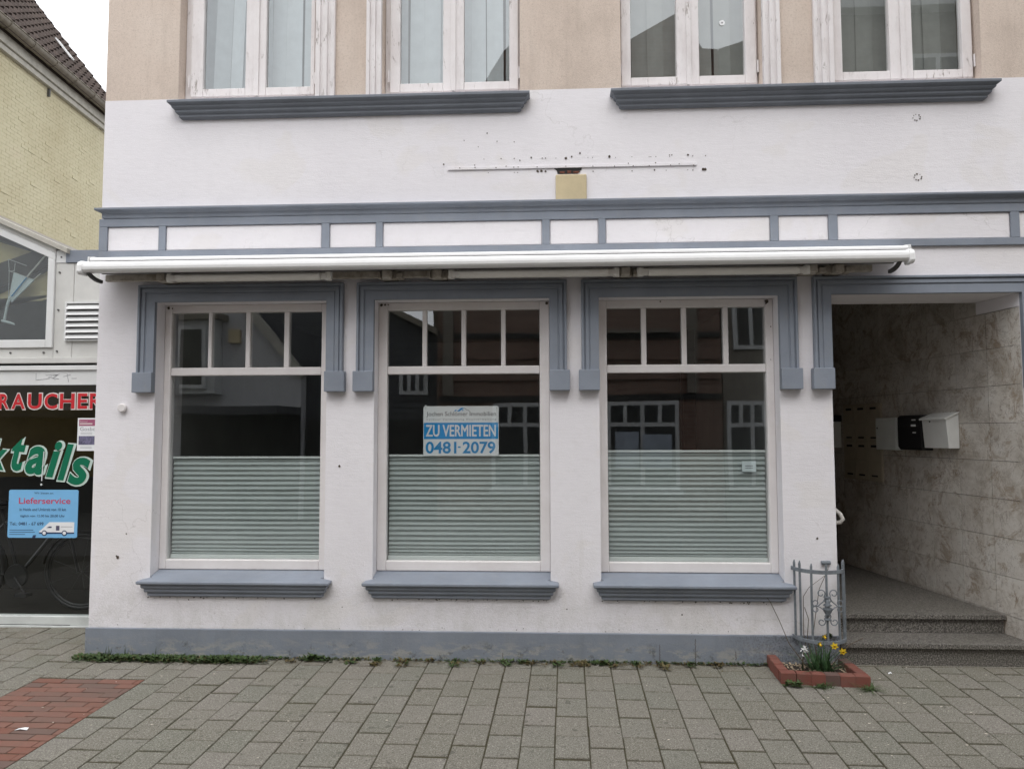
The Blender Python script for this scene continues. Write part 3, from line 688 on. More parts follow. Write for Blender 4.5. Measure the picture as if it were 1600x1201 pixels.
obj('lintel_cheek', MB().box(0.002, 0.428, -0.013, 0.004, 2.473, 2.564), M['plaster'], house, M4=PM)
obj('passage_ceiling', MB().box(PX0 - .02, 3.3, T + 0.001, 4.2, 3.295, 3.34), M['eave'], house)
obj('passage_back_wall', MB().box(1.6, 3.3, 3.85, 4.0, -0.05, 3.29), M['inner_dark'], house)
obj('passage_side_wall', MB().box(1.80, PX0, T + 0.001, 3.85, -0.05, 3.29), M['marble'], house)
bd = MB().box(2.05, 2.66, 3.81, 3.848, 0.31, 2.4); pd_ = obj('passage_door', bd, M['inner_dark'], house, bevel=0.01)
gs = MB().box(PX0 + .003, 3.262, 0.0, 0.27, -0.06, 0.1225); obj('step_riser', gs, M['granite'], house)
obj('step_tread', MB().box(PX0 + .003, 3.264, -0.028, 0.27, 0.123, 0.157), M['granite'], house, bevel=0.004)
obj('step_riser', MB().box(PX0 + .003, 3.226, 0.2705, 0.40, 0.1575, 0.2555), M['granite'], house)
ld = MB().prism([(PX0 + .002, 0.245, 0.256), (3.232, 0.245, 0.256), (2.72, 3.8, 0.256), (PX0 + .002, 3.8, 0.256)], (0, 0, 0.034)); obj('landing', ld, M['granite'], house, bevel=0.004)
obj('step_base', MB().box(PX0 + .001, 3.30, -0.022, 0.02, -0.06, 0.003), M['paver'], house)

# ------------------------------------------------------------------ blinds, sign and note in the windows
def pleats(p0, p1, z0, z1, y):
    m = MB(); zs = []; z = z0 + 0.030; n = 0
    while z < z1 - 0.01:
        zs.append(z); p = 0.0085 + min(n, 9) * 0.0011; z += p; n += 1
    zs.append(z1 - 0.004)
    rows = []
    for i, z in enumerate(zs):
        d = y + (0.0 if i % 2 else 0.0135) + 0.0015 * math.sin(i * 1.7); sag = 0.0
        rows.append([(p0 + .004, d, z), ((p0 * 2 + p1) / 3, d + random.uniform(-.002, .002), z - random.uniform(0, .0022)), ((p0 + p1 * 2) / 3, d + random.uniform(-.002, .002), z - random.uniform(0, .0022)), (p1 - .004, d, z)])
    m.loft(rows); return m
bl = [(-2.860, -1.716, 1.412, 'grey green pleated blind in the window just beside the bar, without any sign on it'),
      (-1.212, -0.087, 1.425, 'grey green pleated blind directly under the blue and white rental sign'),
      (0.410, 1.550, 1.455, 'grey green pleated blind behind the pane with the small white note')]
for p0, p1, zt, lab in bl:
    t = thing('pleated_blind', ((p0 + p1) / 2, 0.2, 0.667), lab, 'window blind', 'pleated blinds in the shop windows')
    obj('fabric', pleats(p0, p1, 0.667, zt, 0.180), M['blind'], t)
    obj('top_rail', MB().box(p0 + .002, p1 - .002, 0.172, 0.196, zt - 0.004, zt + 0.012), M['blindrail'], t, bevel=0.003)
    obj('bottom_rail', MB().box(p0 + .002, p1 - .002, 0.172, 0.196, 0.668, 0.697), M['blindrail'], t, bevel=0.003)
# rental sign, hung just behind the glass
SX0, SX1, SZ0, SZ1, SY = -0.950, -0.390, 1.428, 1.795, 0.160
t = thing('rental_sign', (-0.67, SY, SZ0), 'blue and white ZU VERMIETEN sign with a phone number in the middle shop window', 'sign')
def rrect(x0, x1, z0, z1, r, n=4):
    o = []
    for cx, cz, a0 in ((x1 - r, z1 - r, 0), (x0 + r, z1 - r, 90), (x0 + r, z0 + r, 180), (x1 - r, z0 + r, 270)):
        o += [(cx + r * math.cos(R(a0 + 90 * i / n)), cz + r * math.sin(R(a0 + 90 * i / n))) for i in range(n + 1)]
    return o
obj('board', MB().xz(rrect(SX0, SX1, SZ0, SZ1, .014), SY, SY + .004), M['paper'], t)
obj('blue_band', MB().add([(SX0 + .004, SY - .001, 1.552), (SX1 - .004, SY - .001, 1.552), (SX1 - .004, SY - .001, 1.672), (SX0 + .004, SY - .001, 1.672)], [(0, 1, 2, 3)]), M['rentblue'], t)
obj('lettering', text_mb('Jochen Schl\u00f6mer Immobilien', SX0 + .022, SX1 - .02, 1.712, 1.754, SY - .0012), M['textgrey'], t)
obj('lettering', text_mb('V e r k a u f   V e r m i e t u n g   H a u s v e r w a l t u n g', SX0 + .022, SX1 - .02, 1.687, 1.704, SY - .0012), M['textgrey'], t)
zm = MB()
for q_, (dx, dz) in enumerate(((0, 0), (.0020, 0), (.0042, 0), (.0010, .0018), (.0032, -.0018))):
    g_ = text_mb('ZU VERMIETEN', SX0 + .018 + dx, SX1 - .024 + dx, 1.571 + dz, 1.655 + dz, SY - .002 - q_ * .0002); zm.add(g_.v, g_.f)
obj('lettering', zm, M['paper'], t)
obj('lettering', text_mb('0481', SX0 + .018, SX0 + .247, 1.445, 1.533, SY - .0012, 0.022), M['rentdigits'], t)
obj('lettering', text_mb('-', SX0 + .258, SX0 + .278, 1.487, 1.497, SY - .0012, 0.03), M['rentdigits'], t)
obj('lettering', text_mb('2079', SX0 + .293, SX1 - .024, 1.445, 1.533, SY - .0012, 0.022), M['rentdigits'], t)
lg = MB().xz([(-.702, 1.756), (-.668, 1.782), (-.645, 1.782), (-.672, 1.764), (-.680, 1.756)], SY - .0016, SY - .001); lg.xz([(-.722, 1.757), (-.708, 1.770), (-.700, 1.766), (-.712, 1.757)], SY - .0016, SY - .001); lg.xz([(-.660, 1.760), (-.653, 1.760), (-.653, 1.768), (-.660, 1.768)], SY - .0016, SY - .001)
obj('house_logo', lg, M['rentblue'], t)
obj('roof_line_logo', MB().tube([(-.645, SY - .0012, 1.781), (-.625, SY - .0012, 1.766), (-.618, SY - .0012, 1.768), (-.606, SY - .0012, 1.757)], .0015, 4), M['textgrey'], t)
for x in (SX0 + .018, SX1 - .016): obj('suction_hook', MB().lathe([(0, -.004), (.007, -.004), (.007, 0)], (x, SY, 1.783), 'y', 10), M['box_grey'], t)
obj('hanger', MB().box(SX0 + .012, SX0 + .024, SY, SY + .003, SZ1 - .002, SZ1 + .008), M['paper'], t); 
t = thing('paper_note', (1.425, 0.160, 1.31), 'small pale note with two printed lines in the shop window nearest the passage', 'note')
obj('sheet', MB().box(1.375, 1.475, 0.160, 0.1615, 1.312, 1.388), M['stickerpaper'], t)
obj('lettering', MB().box(1.398, 1.452, 0.159, 0.1597, 1.352, 1.357).box(1.398, 1.452, 0.159, 0.1597, 1.337, 1.341), M['textgrey'], t)

# ------------------------------------------------------------------ vertical blinds upstairs
labs = ['white vertical blind in the upper window nearest the yellow house', 'white vertical blind in the upper window above the rental sign', 'dim vertical blind in the upper window with the round white sticker', 'dim grey vertical blind in the upper window above the passage']
for k_, ((f0, f1), pa, pb, mu) in enumerate(casements):
    t = thing('vertical_blind', ((f0 + f1) / 2, 0.25, 4.2), labs[k_], 'window blind', 'vertical blinds upstairs')
    x = f0 - 0.02; q = 0
    while x < f1:
        wd = 0.127; tw = random.uniform(-0.10, 0.10) if k_ != 0 or q > 2 else (0.55, 0.75, -0.4)[q]
        m = MB(); cx = x + wd / 2; rr = []
        lean = random.uniform(-0.01, 0.01) if not (k_ == 0 and q < 3) else -0.05
        for zz, dx in ((4.19, 0), (6.1, -lean)):
            rr.append([(cx + dx + (s - .5) * wd * math.cos(tw), 0.25 + (s - .5) * wd * math.sin(tw) + 0.012 * math.sin(s * 3.14159) + (0.006 if q % 2 else 0), zz) for s in (0, .25, .5, .75, 1)])
        m.loft(rr); obj('blind_strip', m, M['curtain'] if k_ < 2 else M['curtain_dim'], t, smooth=True)
        x += random.choice((0.114, 0.118, 0.122)) + (0.022 if random.random() < .18 else 0); q += 1
    obj('back_wall', MB().box(f0 - .1, f1 + .1, 0.6, 0.62, 4.12, 6.2), M['inner_grey'], t) if False else None
bkm = MB().box(XL + .32, XR - .32, 0.9, 0.92, 4.1, 6.4); obj('upstairs_room', bkm, M['inner_grey'], house)
stk = thing('round_sticker', (1.283, 0.1, 4.62), 'small round white disc on the upstairs pane left of the trim strip', 'sticker')
tt = MB().lathe([(0.006, 0.098), (0.021, 0.098), (0.021, 0.1), (0.006, 0.1)], (1.283, 0, 4.632), 'y', 18); obj('disc', tt, M['paper'], stk)
obj('centre_dot', MB().lathe([(0, 0.0975), (0.006, 0.0975), (0.006, 0.1)], (1.283, 0, 4.632), 'y', 10), M['textgrey'], stk)
stk['label'] = 'small round white disc stuck on an upper window pane'

# ------------------------------------------------------------------ awning
aw = thing('awning', (-0.45, 0, 2.69), 'folded white awning running over all three shop windows', 'awning')
def railprof(pts, x0, x1): return MB().loft([[(x, y, z) for y, z in pts] for x in (x0, x1)], True, True)
obj('front_rail', railprof([(-.262, 2.733), (-.312, 2.731), (-.330, 2.736), (-.340, 2.748), (-.343, 2.766), (-.340, 2.784), (-.330, 2.799), (-.312, 2.807), (-.262, 2.812)], -3.285, 2.375), M['awning'], aw, bevel=0.003)
obj('hood', railprof([(-.02, 2.885), (-.16, 2.872), (-.222, 2.858), (-.230, 2.845), (-.230, 2.818), (-.222, 2.818), (-.220, 2.842), (-.155, 2.858), (-.02, 2.868)], -3.30, 2.425), M['awning'], aw, bevel=0.002)
obj('hood_seam', MB().box(-3.30, 2.425, -.2325, -.2305, 2.826, 2.831), M['dark'], aw)
obj('cloth_roll', MB().lathe([(0, -3.26), (.046, -3.26), (.046, 2.36), (0, 2.36)], (0, -.135, 2.80), 'x', 16), M['awcloth'], aw, smooth=False)
obj('cloth', railprof([(-.135, 2.846), (-.27, 2.806), (-.27, 2.803), (-.135, 2.842)], -3.25, 2.35), M['awcloth'], aw)
obj('wall_bar', MB().box(-3.27, 2.24, -.085, -.050, 2.713, 2.762), M['grime'], aw, bevel=0.004)
for sgn, xe in ((-1, -3.285), (1, 2.375)):
    e = obj('end_cap', railprof([(-.255, 2.715), (-.322, 2.713), (-.342, 2.720), (-.349, 2.735), (-.349, 2.778), (-.339, 2.80), (-.312, 2.813), (-.255, 2.818)], xe, xe + sgn * 0.036), M['awning'], aw, bevel=0.008)
    h = obj('hood_end', railprof([(-.02, 2.888), (-.17, 2.876), (-.234, 2.862), (-.238, 2.822), (-.19, 2.81), (-.02, 2.84)], (-3.30 if sgn < 0 else 2.425) + sgn * .001, (-3.30 if sgn < 0 else 2.425) + sgn * .014), M['alu'], aw, bevel=0.003)
    xb = -3.262 if sgn < 0 else 2.33
    arc = [(xb, -.31, 2.735), (xb, -.29, 2.716), (xb, -.26, 2.702), (xb, -.22, 2.692), (xb, -.18, 2.688), (xb, -.14, 2.688)]
    obj('side_bracket', MB().loft([[(xb - .012, y, z + .022), (xb + .012, y, z + .022), (xb + .012, y, z - .004), (xb - .012, y, z - .004)] for _, y, z in arc], True, True), M['darkmetal'], aw, bevel=0.004)
for a, b in ((-2.664, -1.623), (-.639, .398), (.675, 1.694)):
    ar = obj('folding_arm', MB().lathe([(0, a), (.027, a), (.029, a + .01), (.029, b - .01), (.026, b), (0, b)], (0, -.215, 2.702), 'x', 16), M['lighttube'], aw, smooth=False)
    for e, s_ in ((a, -1), (b, 1)):
        j = MB().box(min(e, e + s_ * .075), max(e, e + s_ * .075), -.222, -.178, 2.683, 2.725); j.lathe([(0, 2.675), (.024, 2.675), (.024, 2.735), (0, 2.735)], (e + s_ * .055, -.2, 0), 'z', 12)
        obj('arm_joint', j, M['lighttube'], ar, bevel=0.003)
for xb in (-2.80, -1.16, -0.80, 0.52, 1.80, 1.98):
    b_ = MB().box(xb - .055, xb + .055, -.10, -.001, 2.700, 2.785); b_.box(xb - .03, xb + .03, -.19, -.10, 2.69, 2.745); b_.box(xb - .08, xb - .06, -.12, -.04, 2.705, 2.75); b_.box(xb + .06, xb + .10, -.14, -.05, 2.70, 2.735)
    br = obj('wall_bracket', b_, M['grime'], aw, bevel=0.004)
    for dx in (-.035, .035):
        obj('bolt', MB().lathe([(0, -.112), (.010, -.112), (.010, -.10), (0, -.10)], (xb + dx, 0, 2.765), 'y', 8), M['darkmetal'], br)

# ------------------------------------------------------------------ the bar in the low annex
AY = 0.72
bar = thing('bar_annex', (-5.0, AY, 0), 'low white bar front with cocktail lettering beside the white house', 'bar')
def slope(x): return 3.445 - 0.446 * (x + 4.71)
AX0 = -6.6
# shop window
obj('bottom_frame', MB().box(AX0, XL - .002, AY - .03, AY + .05, 0.032, 0.104), M['stainedframe'], bar, bevel=0.005)
obj('threshold', MB().box(AX0, XL - .002, AY - .045, AY + .05, -0.03, 0.0315), M['stainedframe'], bar, bevel=0.004)
obj('kick_gap', MB().box(AX0, -3.95, AY - .034, AY - .0305, 0.028, 0.036), M['dark'], bar)
obj('shop_pane', MB().add([(AX0, AY, 0.10), (XL - .002, AY, 0.10), (XL - .002, AY, 2.008), (AX0, AY, 2.008)], [(0, 1, 2, 3)]), M['shopglass'], bar)
obj('fascia_panel', MB().box(AX0, XL - .002, AY - .012, AY + .05, 2.005, 2.128), M['alu'], bar, bevel=0.003)
obj('shutter_rail', MB().box(AX0, XL - .002, AY - .03, AY + .05, 2.129, 2.168), M['alu'], bar, bevel=0.004)
obj('shutter_slot', MB().box(AX0, XL - .002, AY + .0, AY + .05, 2.1685, 2.187), M['dark'], bar)
obj('shutter_rail', MB().box(AX0, XL - .002, AY - .036, AY + .05, 2.1875, 2.236), M['panel'], bar, bevel=0.004)
sc = MB()
for pl in ([(-4.33, 2.105), (-4.328, 2.048), (-4.21, 2.06)], [(-4.245, 2.09), (-4.14, 2.093), (-4.225, 2.07), (-4.165, 2.062), (-4.13, 2.055)], [(-4.128, 2.098), (-4.185, 2.062), (-4.16, 2.05)], [(-4.06, 2.10), (-4.045, 2.03)], [(-4.09, 2.075), (-4.03, 2.09)], [(-4.02, 2.06), (-3.975, 2.06)]):
    sc.tube([(x, AY - .0125, z) for x, z in pl], .0022, 4)
obj('scrawl', sc, M['scratch'], bar)
# upper part: band, panels, louvre, slanted window
obj('band_panel', MB().box(AX0, -4.192, AY - .010, AY + .05, 2.237, 2.318), M['panel'], bar, bevel=0.003)
obj('side_panel', MB().box(-4.190, -4.03, AY - .010, AY + .05, 2.237, 3.040), M['panel'], bar, bevel=0.003)
obj('side_panel', MB().box(-4.028, XL - .002, AY - .008, AY + .05, 2.237, 3.040), M['panel'], bar, bevel=0.003)
obj('fascia_board', MB().box(-4.10, XL - .002, AY - .022, AY + .05, 3.041, 3.148), M['bluegrey'], bar, bevel=0.003)
obj('corner_cap', MB().box(-4.188, -4.102, AY - .016, AY + .05, 3.041, 3.148), M['alu'], bar, bevel=0.003)
for x, z in ((-4.142, 3.09), (-4.155, 2.96), (-4.155, 2.64), (-4.155, 2.29), (-4.27, 2.28), (-4.56, 2.28)):
    obj('screw', MB().lathe([(0, AY - .019), (.008, AY - .019), (.008, AY - .008)], (x, 0, z), 'y', 8), M['darkmetal'], bar)
vg = MB().box(-4.085, -4.07, AY - .035, AY - .009, 2.375, 2.705); vg.box(-3.60, -3.585, AY - .035, AY - .009, 2.375, 2.705); vg.box(-4.0695, -3.6005, AY - .035, AY - .009, 2.690, 2.705); vg.box(-4.0695, -3.6005, AY - .035, AY - .009, 2.375, 2.386)
vent = obj('vent_grille', vg, M['alu'], bar); obj('vent_backing', MB().box(-4.069, -3.601, AY - .0165, AY - .0095, 2.387, 2.689), M['darkmetal'], vent)
for i in range(6):
    z = 2.392 + i * 0.0495
    obj('louvre', MB().prism([(-4.069, AY - .044, z), (-4.069, AY - .018, z + .036), (-4.069, AY - .018, z + .041), (-4.069, AY - .049, z + .002)], (.468, 0, 0)), M['alu'], vent)
# slanted window: frame profile follows the roof pitch
def para(xa, xb, d0, d1, y0, y1): return MB().xz([(xa, slope(xa) - d0), (xb, slope(xb) - d0), (xb, slope(xb) - d1), (xa, slope(xa) - d1)], y0, y1)
obj('roof_edge', para(AX0, -4.066, 0.0, 0.045, AY - .06, AY + .05), M['eave'], bar, bevel=0.004)
obj('barge_board', para(AX0, -4.188, 0.0455, 0.088, AY - .02, AY + .05), M['panel'], bar, bevel=0.003)
obj('barge_board', para(AX0, -4.190, 0.0885, 0.150, AY - .026, AY + .05), M['alu'], bar, bevel=0.004)
wf = MB().xz([(-4.252, 2.319), (-4.191, 2.319), (-4.191, slope(-4.191) - .1505), (-4.252, slope(-4.252) - .1505)], AY - .028, AY + .05); wf.box(AX0, -4.2525, AY - .027, AY + .05, 2.319, 2.388)
uwf = obj('slanted_window', wf, M['alu'], bar, bevel=0.006)
obj('pane', MB().xz([(AX0, 2.385), (-4.25, 2.385), (-4.25, slope(-4.25) - .148), (AX0, slope(AX0) - .148)], AY, AY + .001), M['glass'], uwf)
# inside: room shell, plus flat boards mimicking bands reflected in the upper pane
obj('inner_wall', MB().box(AX0, XL - .01, AY + 2.2, AY + 2.25, 0.0, 2.2), M['inner_grey'], bar)
obj('inner_wall', MB().xz([(AX0, 2.23), (-4.0, 2.23), (-4.0, 3.11), (-4.08, 3.13), (AX0, slope(AX0) - .04)], AY + .60, AY + .63), M['inner_grey'], bar)  # upper back wall, also standing in for the grey reflected band
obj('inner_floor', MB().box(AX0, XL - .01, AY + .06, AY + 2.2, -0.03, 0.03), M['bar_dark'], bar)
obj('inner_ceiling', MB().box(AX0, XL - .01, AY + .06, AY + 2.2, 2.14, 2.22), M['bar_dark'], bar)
obj('yellow_reflection_band', MB().xz([(-5.4, 3.45), (-4.46, 3.16), (-4.80, 3.045), (-5.4, 2.88)], AY + .10, AY + .12), M['ochre_light'], bar)
obj('dark_reflection_band', MB().xz([(-5.4, 3.7), (-4.2, 3.2), (-4.2, 3.08), (-4.5, 2.96), (-5.4, 2.60), (-5.4, 2.88), (-4.80, 3.05), (-4.46, 3.165), (-5.4, 3.5)], AY + .07, AY + .095), M['inner_dark'], bar)
obj('yellow_reflection_band', MB().xz([(-5.4, 2.55), (-4.52, 2.915), (-4.25, 3.06), (-4.24, 2.80), (-4.41, 2.745), (-5.4, 2.745 - .02)], AY + .125, AY + .14), M['ochre_light'], bar)
obj('light_strip', MB().box(-4.47, -4.26, AY + .3, AY + .32, 2.655, 2.672), M['frame'], bar)
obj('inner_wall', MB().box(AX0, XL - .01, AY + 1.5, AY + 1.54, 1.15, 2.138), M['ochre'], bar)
obj('picture', MB().box(-4.42, -4.22, AY + 1.46, AY + 1.499, 1.55, 1.92), M['inner_dark'], bar)
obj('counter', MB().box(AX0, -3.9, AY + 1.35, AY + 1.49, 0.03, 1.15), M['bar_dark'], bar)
obj('annex_roof', MB().xz([(AX0, slope(AX0) - .005), (-4.07, 3.155), (XL - .004, 3.150), (XL - .004, 3.149), (-4.07, 3.15), (AX0, slope(AX0) - .035)], AY + .052, AY + .66), M['gutter'], bar)
# lettering on the pane
def glyph(ch, x0, x1, z0, z1, mat_in, mat_out, out, bold, shear=0.0, drop=0.0, rot=0.0):
    o = text_mb(ch, x0 - out, x1 + out + drop, z0 - out - drop * .3, z1 + out, AY - .0025, bold + 0.022, shear, rot)
    obj('letter_outline', o, mat_out, bar); obj('letter', text_mb(ch, x0, x1, z0, z1, AY - .0045, bold, shear, rot), mat_in, bar)
for ch, a, b in (('R', -0.6, 14.2), ('A', 18.2, 39.2), ('U', 43.8, 65), ('C', 69.5, 89.2), ('H', 93.3, 116), ('E', 121, 135.6), ('R', 139.6, 158)):
    X = lambda p: -4.642 + p * 0.00560
    glyph(ch, X(a), X(b), 1.806, 1.934, M['red'], M['pinkline'], 0.010, 0.022)
for ch, a, b, t0, t1 in (('k', -16, 11, 686, 733), ('t', 18, 40, 684, 734), ('a', 40, 71, 697, 740), ('i', 73, 97, 690, 744), ('l', 91, 115, 693.5, 748.5), ('s', 107, 141.5, 714, 755)):
    X = lambda p: -4.622 + p * 0.00553
    Z = lambda p: 1.504 - (p - 695) * 0.00552
    glyph(ch, X(a), X(b), Z(t1), Z(t0), M['green'], M['paleline'], 0.010, 0.030, 0.24, 0.016, R(-4))
# things on and behind the bar's panes
t = thing('delivery_sign', (-4.23, AY - .006, 0.735), 'light blue Lieferservice sign with a little white van printed on it', 'sign')
DX0, DX1, DZ0, DZ1, DY = -4.528, -3.930, 0.737, 1.132, AY - .008
dsg = lambda zx, zy: (DX0 + (zx - 135) * (DX1 - DX0) / (1212 - 135), DZ1 - (zy - 195) * (DZ1 - DZ0) / (945 - 195))
obj('board', MB().xz(rrect(DX0, DX1, DZ0, DZ1, .015), DY, DY + .004), M['signblue'], t)
def line(body, zx0, zx1, zy0, zy1, mat, bold=0.0):
    a = dsg(zx0, zy1); b = dsg(zx1, zy0); obj('lettering', text_mb(body, a[0], b[0], a[1], b[1], DY - .001, bold), mat, t)
line('Wir bieten an:', 528, 830, 228, 262, M['ink']); line('Lieferservice', 295, 1095, 318, 415, M['signred'], .015)
line('in Heide und Umkreis von 10 km', 310, 1030, 480, 525, M['ink'], .01); line('t\u00e4glich von 12.00 bis 20.00 Uhr', 322, 1015, 585, 632, M['ink'], .01); line('Tel.: 0481 - 67 699', 165, 690, 700, 752, M['ink'], .012)
for zy, zx in ((825, 535), (858, 560), (893, 410)):
    a = dsg(165, zy + 8); b = dsg(zx, zy - 8); obj('small_print', MB().box(a[0], b[0], DY - .0008, DY - .0003, a[1] + .002, b[1] - .002), M['ink'], t)
vb = [dsg(*q) for q in ((625, 850), (700, 780), (780, 700), (1165, 700), (1165, 870), (630, 870))]
van = obj('printed_van', MB().xz(vb, DY - .0012, DY - .0004), M['paper'], t)
a = dsg(628, 880); b = dsg(1168, 858); obj('van_skirt', MB().box(a[0], b[0], DY - .0018, DY - .0013, a[1], b[1]), M['ink'], van)
obj('van_window', MB().xz([dsg(*q) for q in ((735, 790), (780, 768), (822, 768), (815, 790))], DY - .0018, DY - .0013), M['ink'], van)
a = dsg(885, 830); b = dsg(940, 755); obj('van_emblem', MB().box(a[0], b[0], DY - .0017, DY - .0013, a[1], b[1]), M['photo_print'], van)
a = dsg(960, 776); b = dsg(1140, 768); obj('van_lettering', MB().box(a[0], b[0], DY - .0017, DY - .0013, a[1], b[1]), M['scratch'], van)
for zx in (708, 1018):
    c = dsg(zx, 870)
    obj('van_wheel', MB().lathe([(0, DY - .0022), (.0225, DY - .0022), (.0225, DY - .0018)], (c[0], 0, c[1]), 'y', 16), M['ink'], van); obj('van_hub', MB().lathe([(0, DY - .0028), (.0145, DY - .0028), (.0145, DY - .0023)], (c[0], 0, c[1]), 'y', 16), M['paper'], van)
obj('bottom_clip', MB().xz([dsg(*q) for q in ((520, 948), (535, 905), (580, 900), (570, 948))], DY - .002, DY - .0005), M['ink'], t)
t = thing('flyer', (-3.88, AY - .004, 1.455), 'pink headed event flyer taped to the bar window beside the wall corner', 'flyer')
fy = AY - .006
obj('sheet', MB().box(-3.957, -3.77, fy, fy + .001, 1.455, 1.728), M['paper'], t)
obj('pink_header', MB().box(-3.945, -3.775, fy - .0006, fy - .0002, 1.662, 1.716), M['pink'], t)
obj('photo', MB().box(-3.945, -3.775, fy - .0006, fy - .0002, 1.505, 1.578), M['photo_print'], t)
obj('lettering', text_mb('Gosbo', -3.935, -3.80, 1.622, 1.652, fy - .0008), M['scratch'], t)
obj('lettering', text_mb('Gesund', -3.938, -3.875, 1.694, 1.704, fy - .0010).add([(-3.938, fy - .001, 1.675), (-3.83, fy - .001, 1.675), (-3.83, fy - .001, 1.685), (-3.938, fy - .001, 1.685)], [(0, 1, 2, 3)]), M['pinkline'], t)
for z in (1.475, 1.487, 1.592, 1.604): obj('small_print', MB().box(-3.93, -3.83, fy - .0007, fy - .0002, z, z + .003), M['scratch'], t)
t = thing('cocktail_glass_ornament', (-4.6, AY + .06, 2.40), 'pale blue cocktail glass ornament hanging in the slanted bar window', 'ornament')
OX = lambda p: -4.666 + p * 0.00560 / 8.01
OZ = lambda p: 3.225 - (p) * 0.00560 / 8.01
oy = AY + .05
obj('cone', MB().xz([(OX(85), OZ(345)), (OX(350), OZ(445)), (OX(70), OZ(720)), (OX(40), OZ(660)), (OX(60), OZ(500))], oy, oy + .012), M['stickerpaper'], t)
obj('stem', MB().tube([(OX(50), oy, OZ(650)), (OX(20), oy, OZ(760)), (OX(0), oy, OZ(880)), (OX(-10), oy, OZ(935))], [.012, .011, .010, .012], 8), M['stickerpaper'], t)
obj('foot', MB().tube([(OX(-40), oy, OZ(945)), (OX(60), oy, OZ(972)), (OX(120), oy, OZ(992))], [.012, .011, .007], 8), M['stickerpaper'], t)
for pl in ([(10, 185), (250, 270)], [(10, 185), (28, 330), (95, 330)], [(100, 235), (92, 330)], [(28, 330), (30, 660)], [(20, 330), (350, 445)]):
    obj('glass_rim_line', MB().tube([(OX(a), oy, OZ(b)) for a, b in pl], .0028, 5), M['alu'], t)
obj('straw', MB().tube([(OX(80), oy - .01, OZ(650)), (OX(265), oy - .01, OZ(415))], .005, 6), M['rentdigits'], t)
obj('straw', MB().tube([(OX(265), oy - .01, OZ(415)), (OX(520), oy - .01, OZ(118))], .007, 6), M['lighttube'], t)
obj('straw', MB().tube([(OX(350), oy - .01, OZ(445)), (OX(440), oy - .01, OZ(372))], .004, 6), M['lighttube'], t)
t = thing('pull_cord', (-4.25, AY - .01, 1.16), 'thin white cord with a bead hanging over the green lettering', 'cord')
obj('cord', MB().tube([(-4.238, AY - .008, 1.45), (-4.243, AY - .008, 1.36), (-4.250, AY - .008, 1.205)], .004, 5), M['paper'], t)
obj('bead', MB().lathe([(0, 1.165), (.007, 1.17), (.007, 1.18), (0, 1.186)], (-4.252, AY - .008, 0), 'z', 8), M['paper'], t)
bk_ = thing('bicycle', (-4.7, AY + .5, 0.03), 'dark bicycle standing dimly behind the bar pane under the delivery sign', 'bicycle')
by = AY + .5
for wx in (-4.20, -5.25):
    wh = obj('wheel', MB().tube([(wx + .325 * math.cos(q * .2618), by, .372 + .325 * math.sin(q * .2618)) for q in range(24)], .019, 8, True), M['box_black'], bk_, smooth=True)
    obj('rim', MB().tube([(wx + .298 * math.cos(q * .2618), by, .372 + .298 * math.sin(q * .2618)) for q in range(24)], .009, 6, True), M['box_black'], wh)
    for q in range(9): obj('spoke', MB().tube([(wx, by, .372), (wx + .295 * math.cos(q * .698), by, .372 + .295 * math.sin(q * .698))], .0018, 4), M['box_black'], wh)
    obj('mudguard', MB().loft([[(wx + r_ * math.cos(R(q)), by + o, .372 + r_ * math.sin(R(q))) for r_, o in ((.352, -.028), (.362, 0), (.352, .028))] for q in range(-20, 171, 10)]), M['box_black'], bk_)
for nm_, pl, r_ in (('frame', [(-4.20, by - .05, .372), (-4.30, by - .03, .70), (-4.37, by, .92)], .014), ('frame', [(-4.35, by, .86), (-4.78, by, .33)], .019), ('frame', [(-4.36, by, .93), (-4.92, by, .80)], .016), ('frame', [(-4.78, by, .33), (-4.97, by, .92)], .016), ('frame', [(-4.78, by, .33), (-5.25, by - .04, .372), (-4.93, by, .80)], .011)):
    obj(nm_, MB().tube(pl, r_, 8), M['box_black'], bk_)
obj('handlebar', MB().tube([(-4.37, by, .92), (-4.40, by, 1.05), (-4.42, by - .20, 1.08), (-4.56, by - .28, 1.06)], .012, 7), M['box_black'], bk_)
obj('saddle', MB().lathe([(0, .945), (.05, .95), (.11, .97), (.10, .995), (0, 1.0)], (-4.99, by, 0), 'z', 14), M['box_black'], bk_)
obj('chain_case', MB().lathe([(0, by - .05), (.10, by - .05), (.11, by - .03), (0, by - .03)], (-4.78, 0, .33), 'y', 18), M['box_black'], bk_)
obj('pedal', MB().box(-4.72, -4.61, by - .14, by - .06, .17, .195), M['box_black'], bk_); obj('crank', MB().tube([(-4.78, by - .06, .33), (-4.67, by - .065, .18)], .010, 6), M['box_black'], bk_)

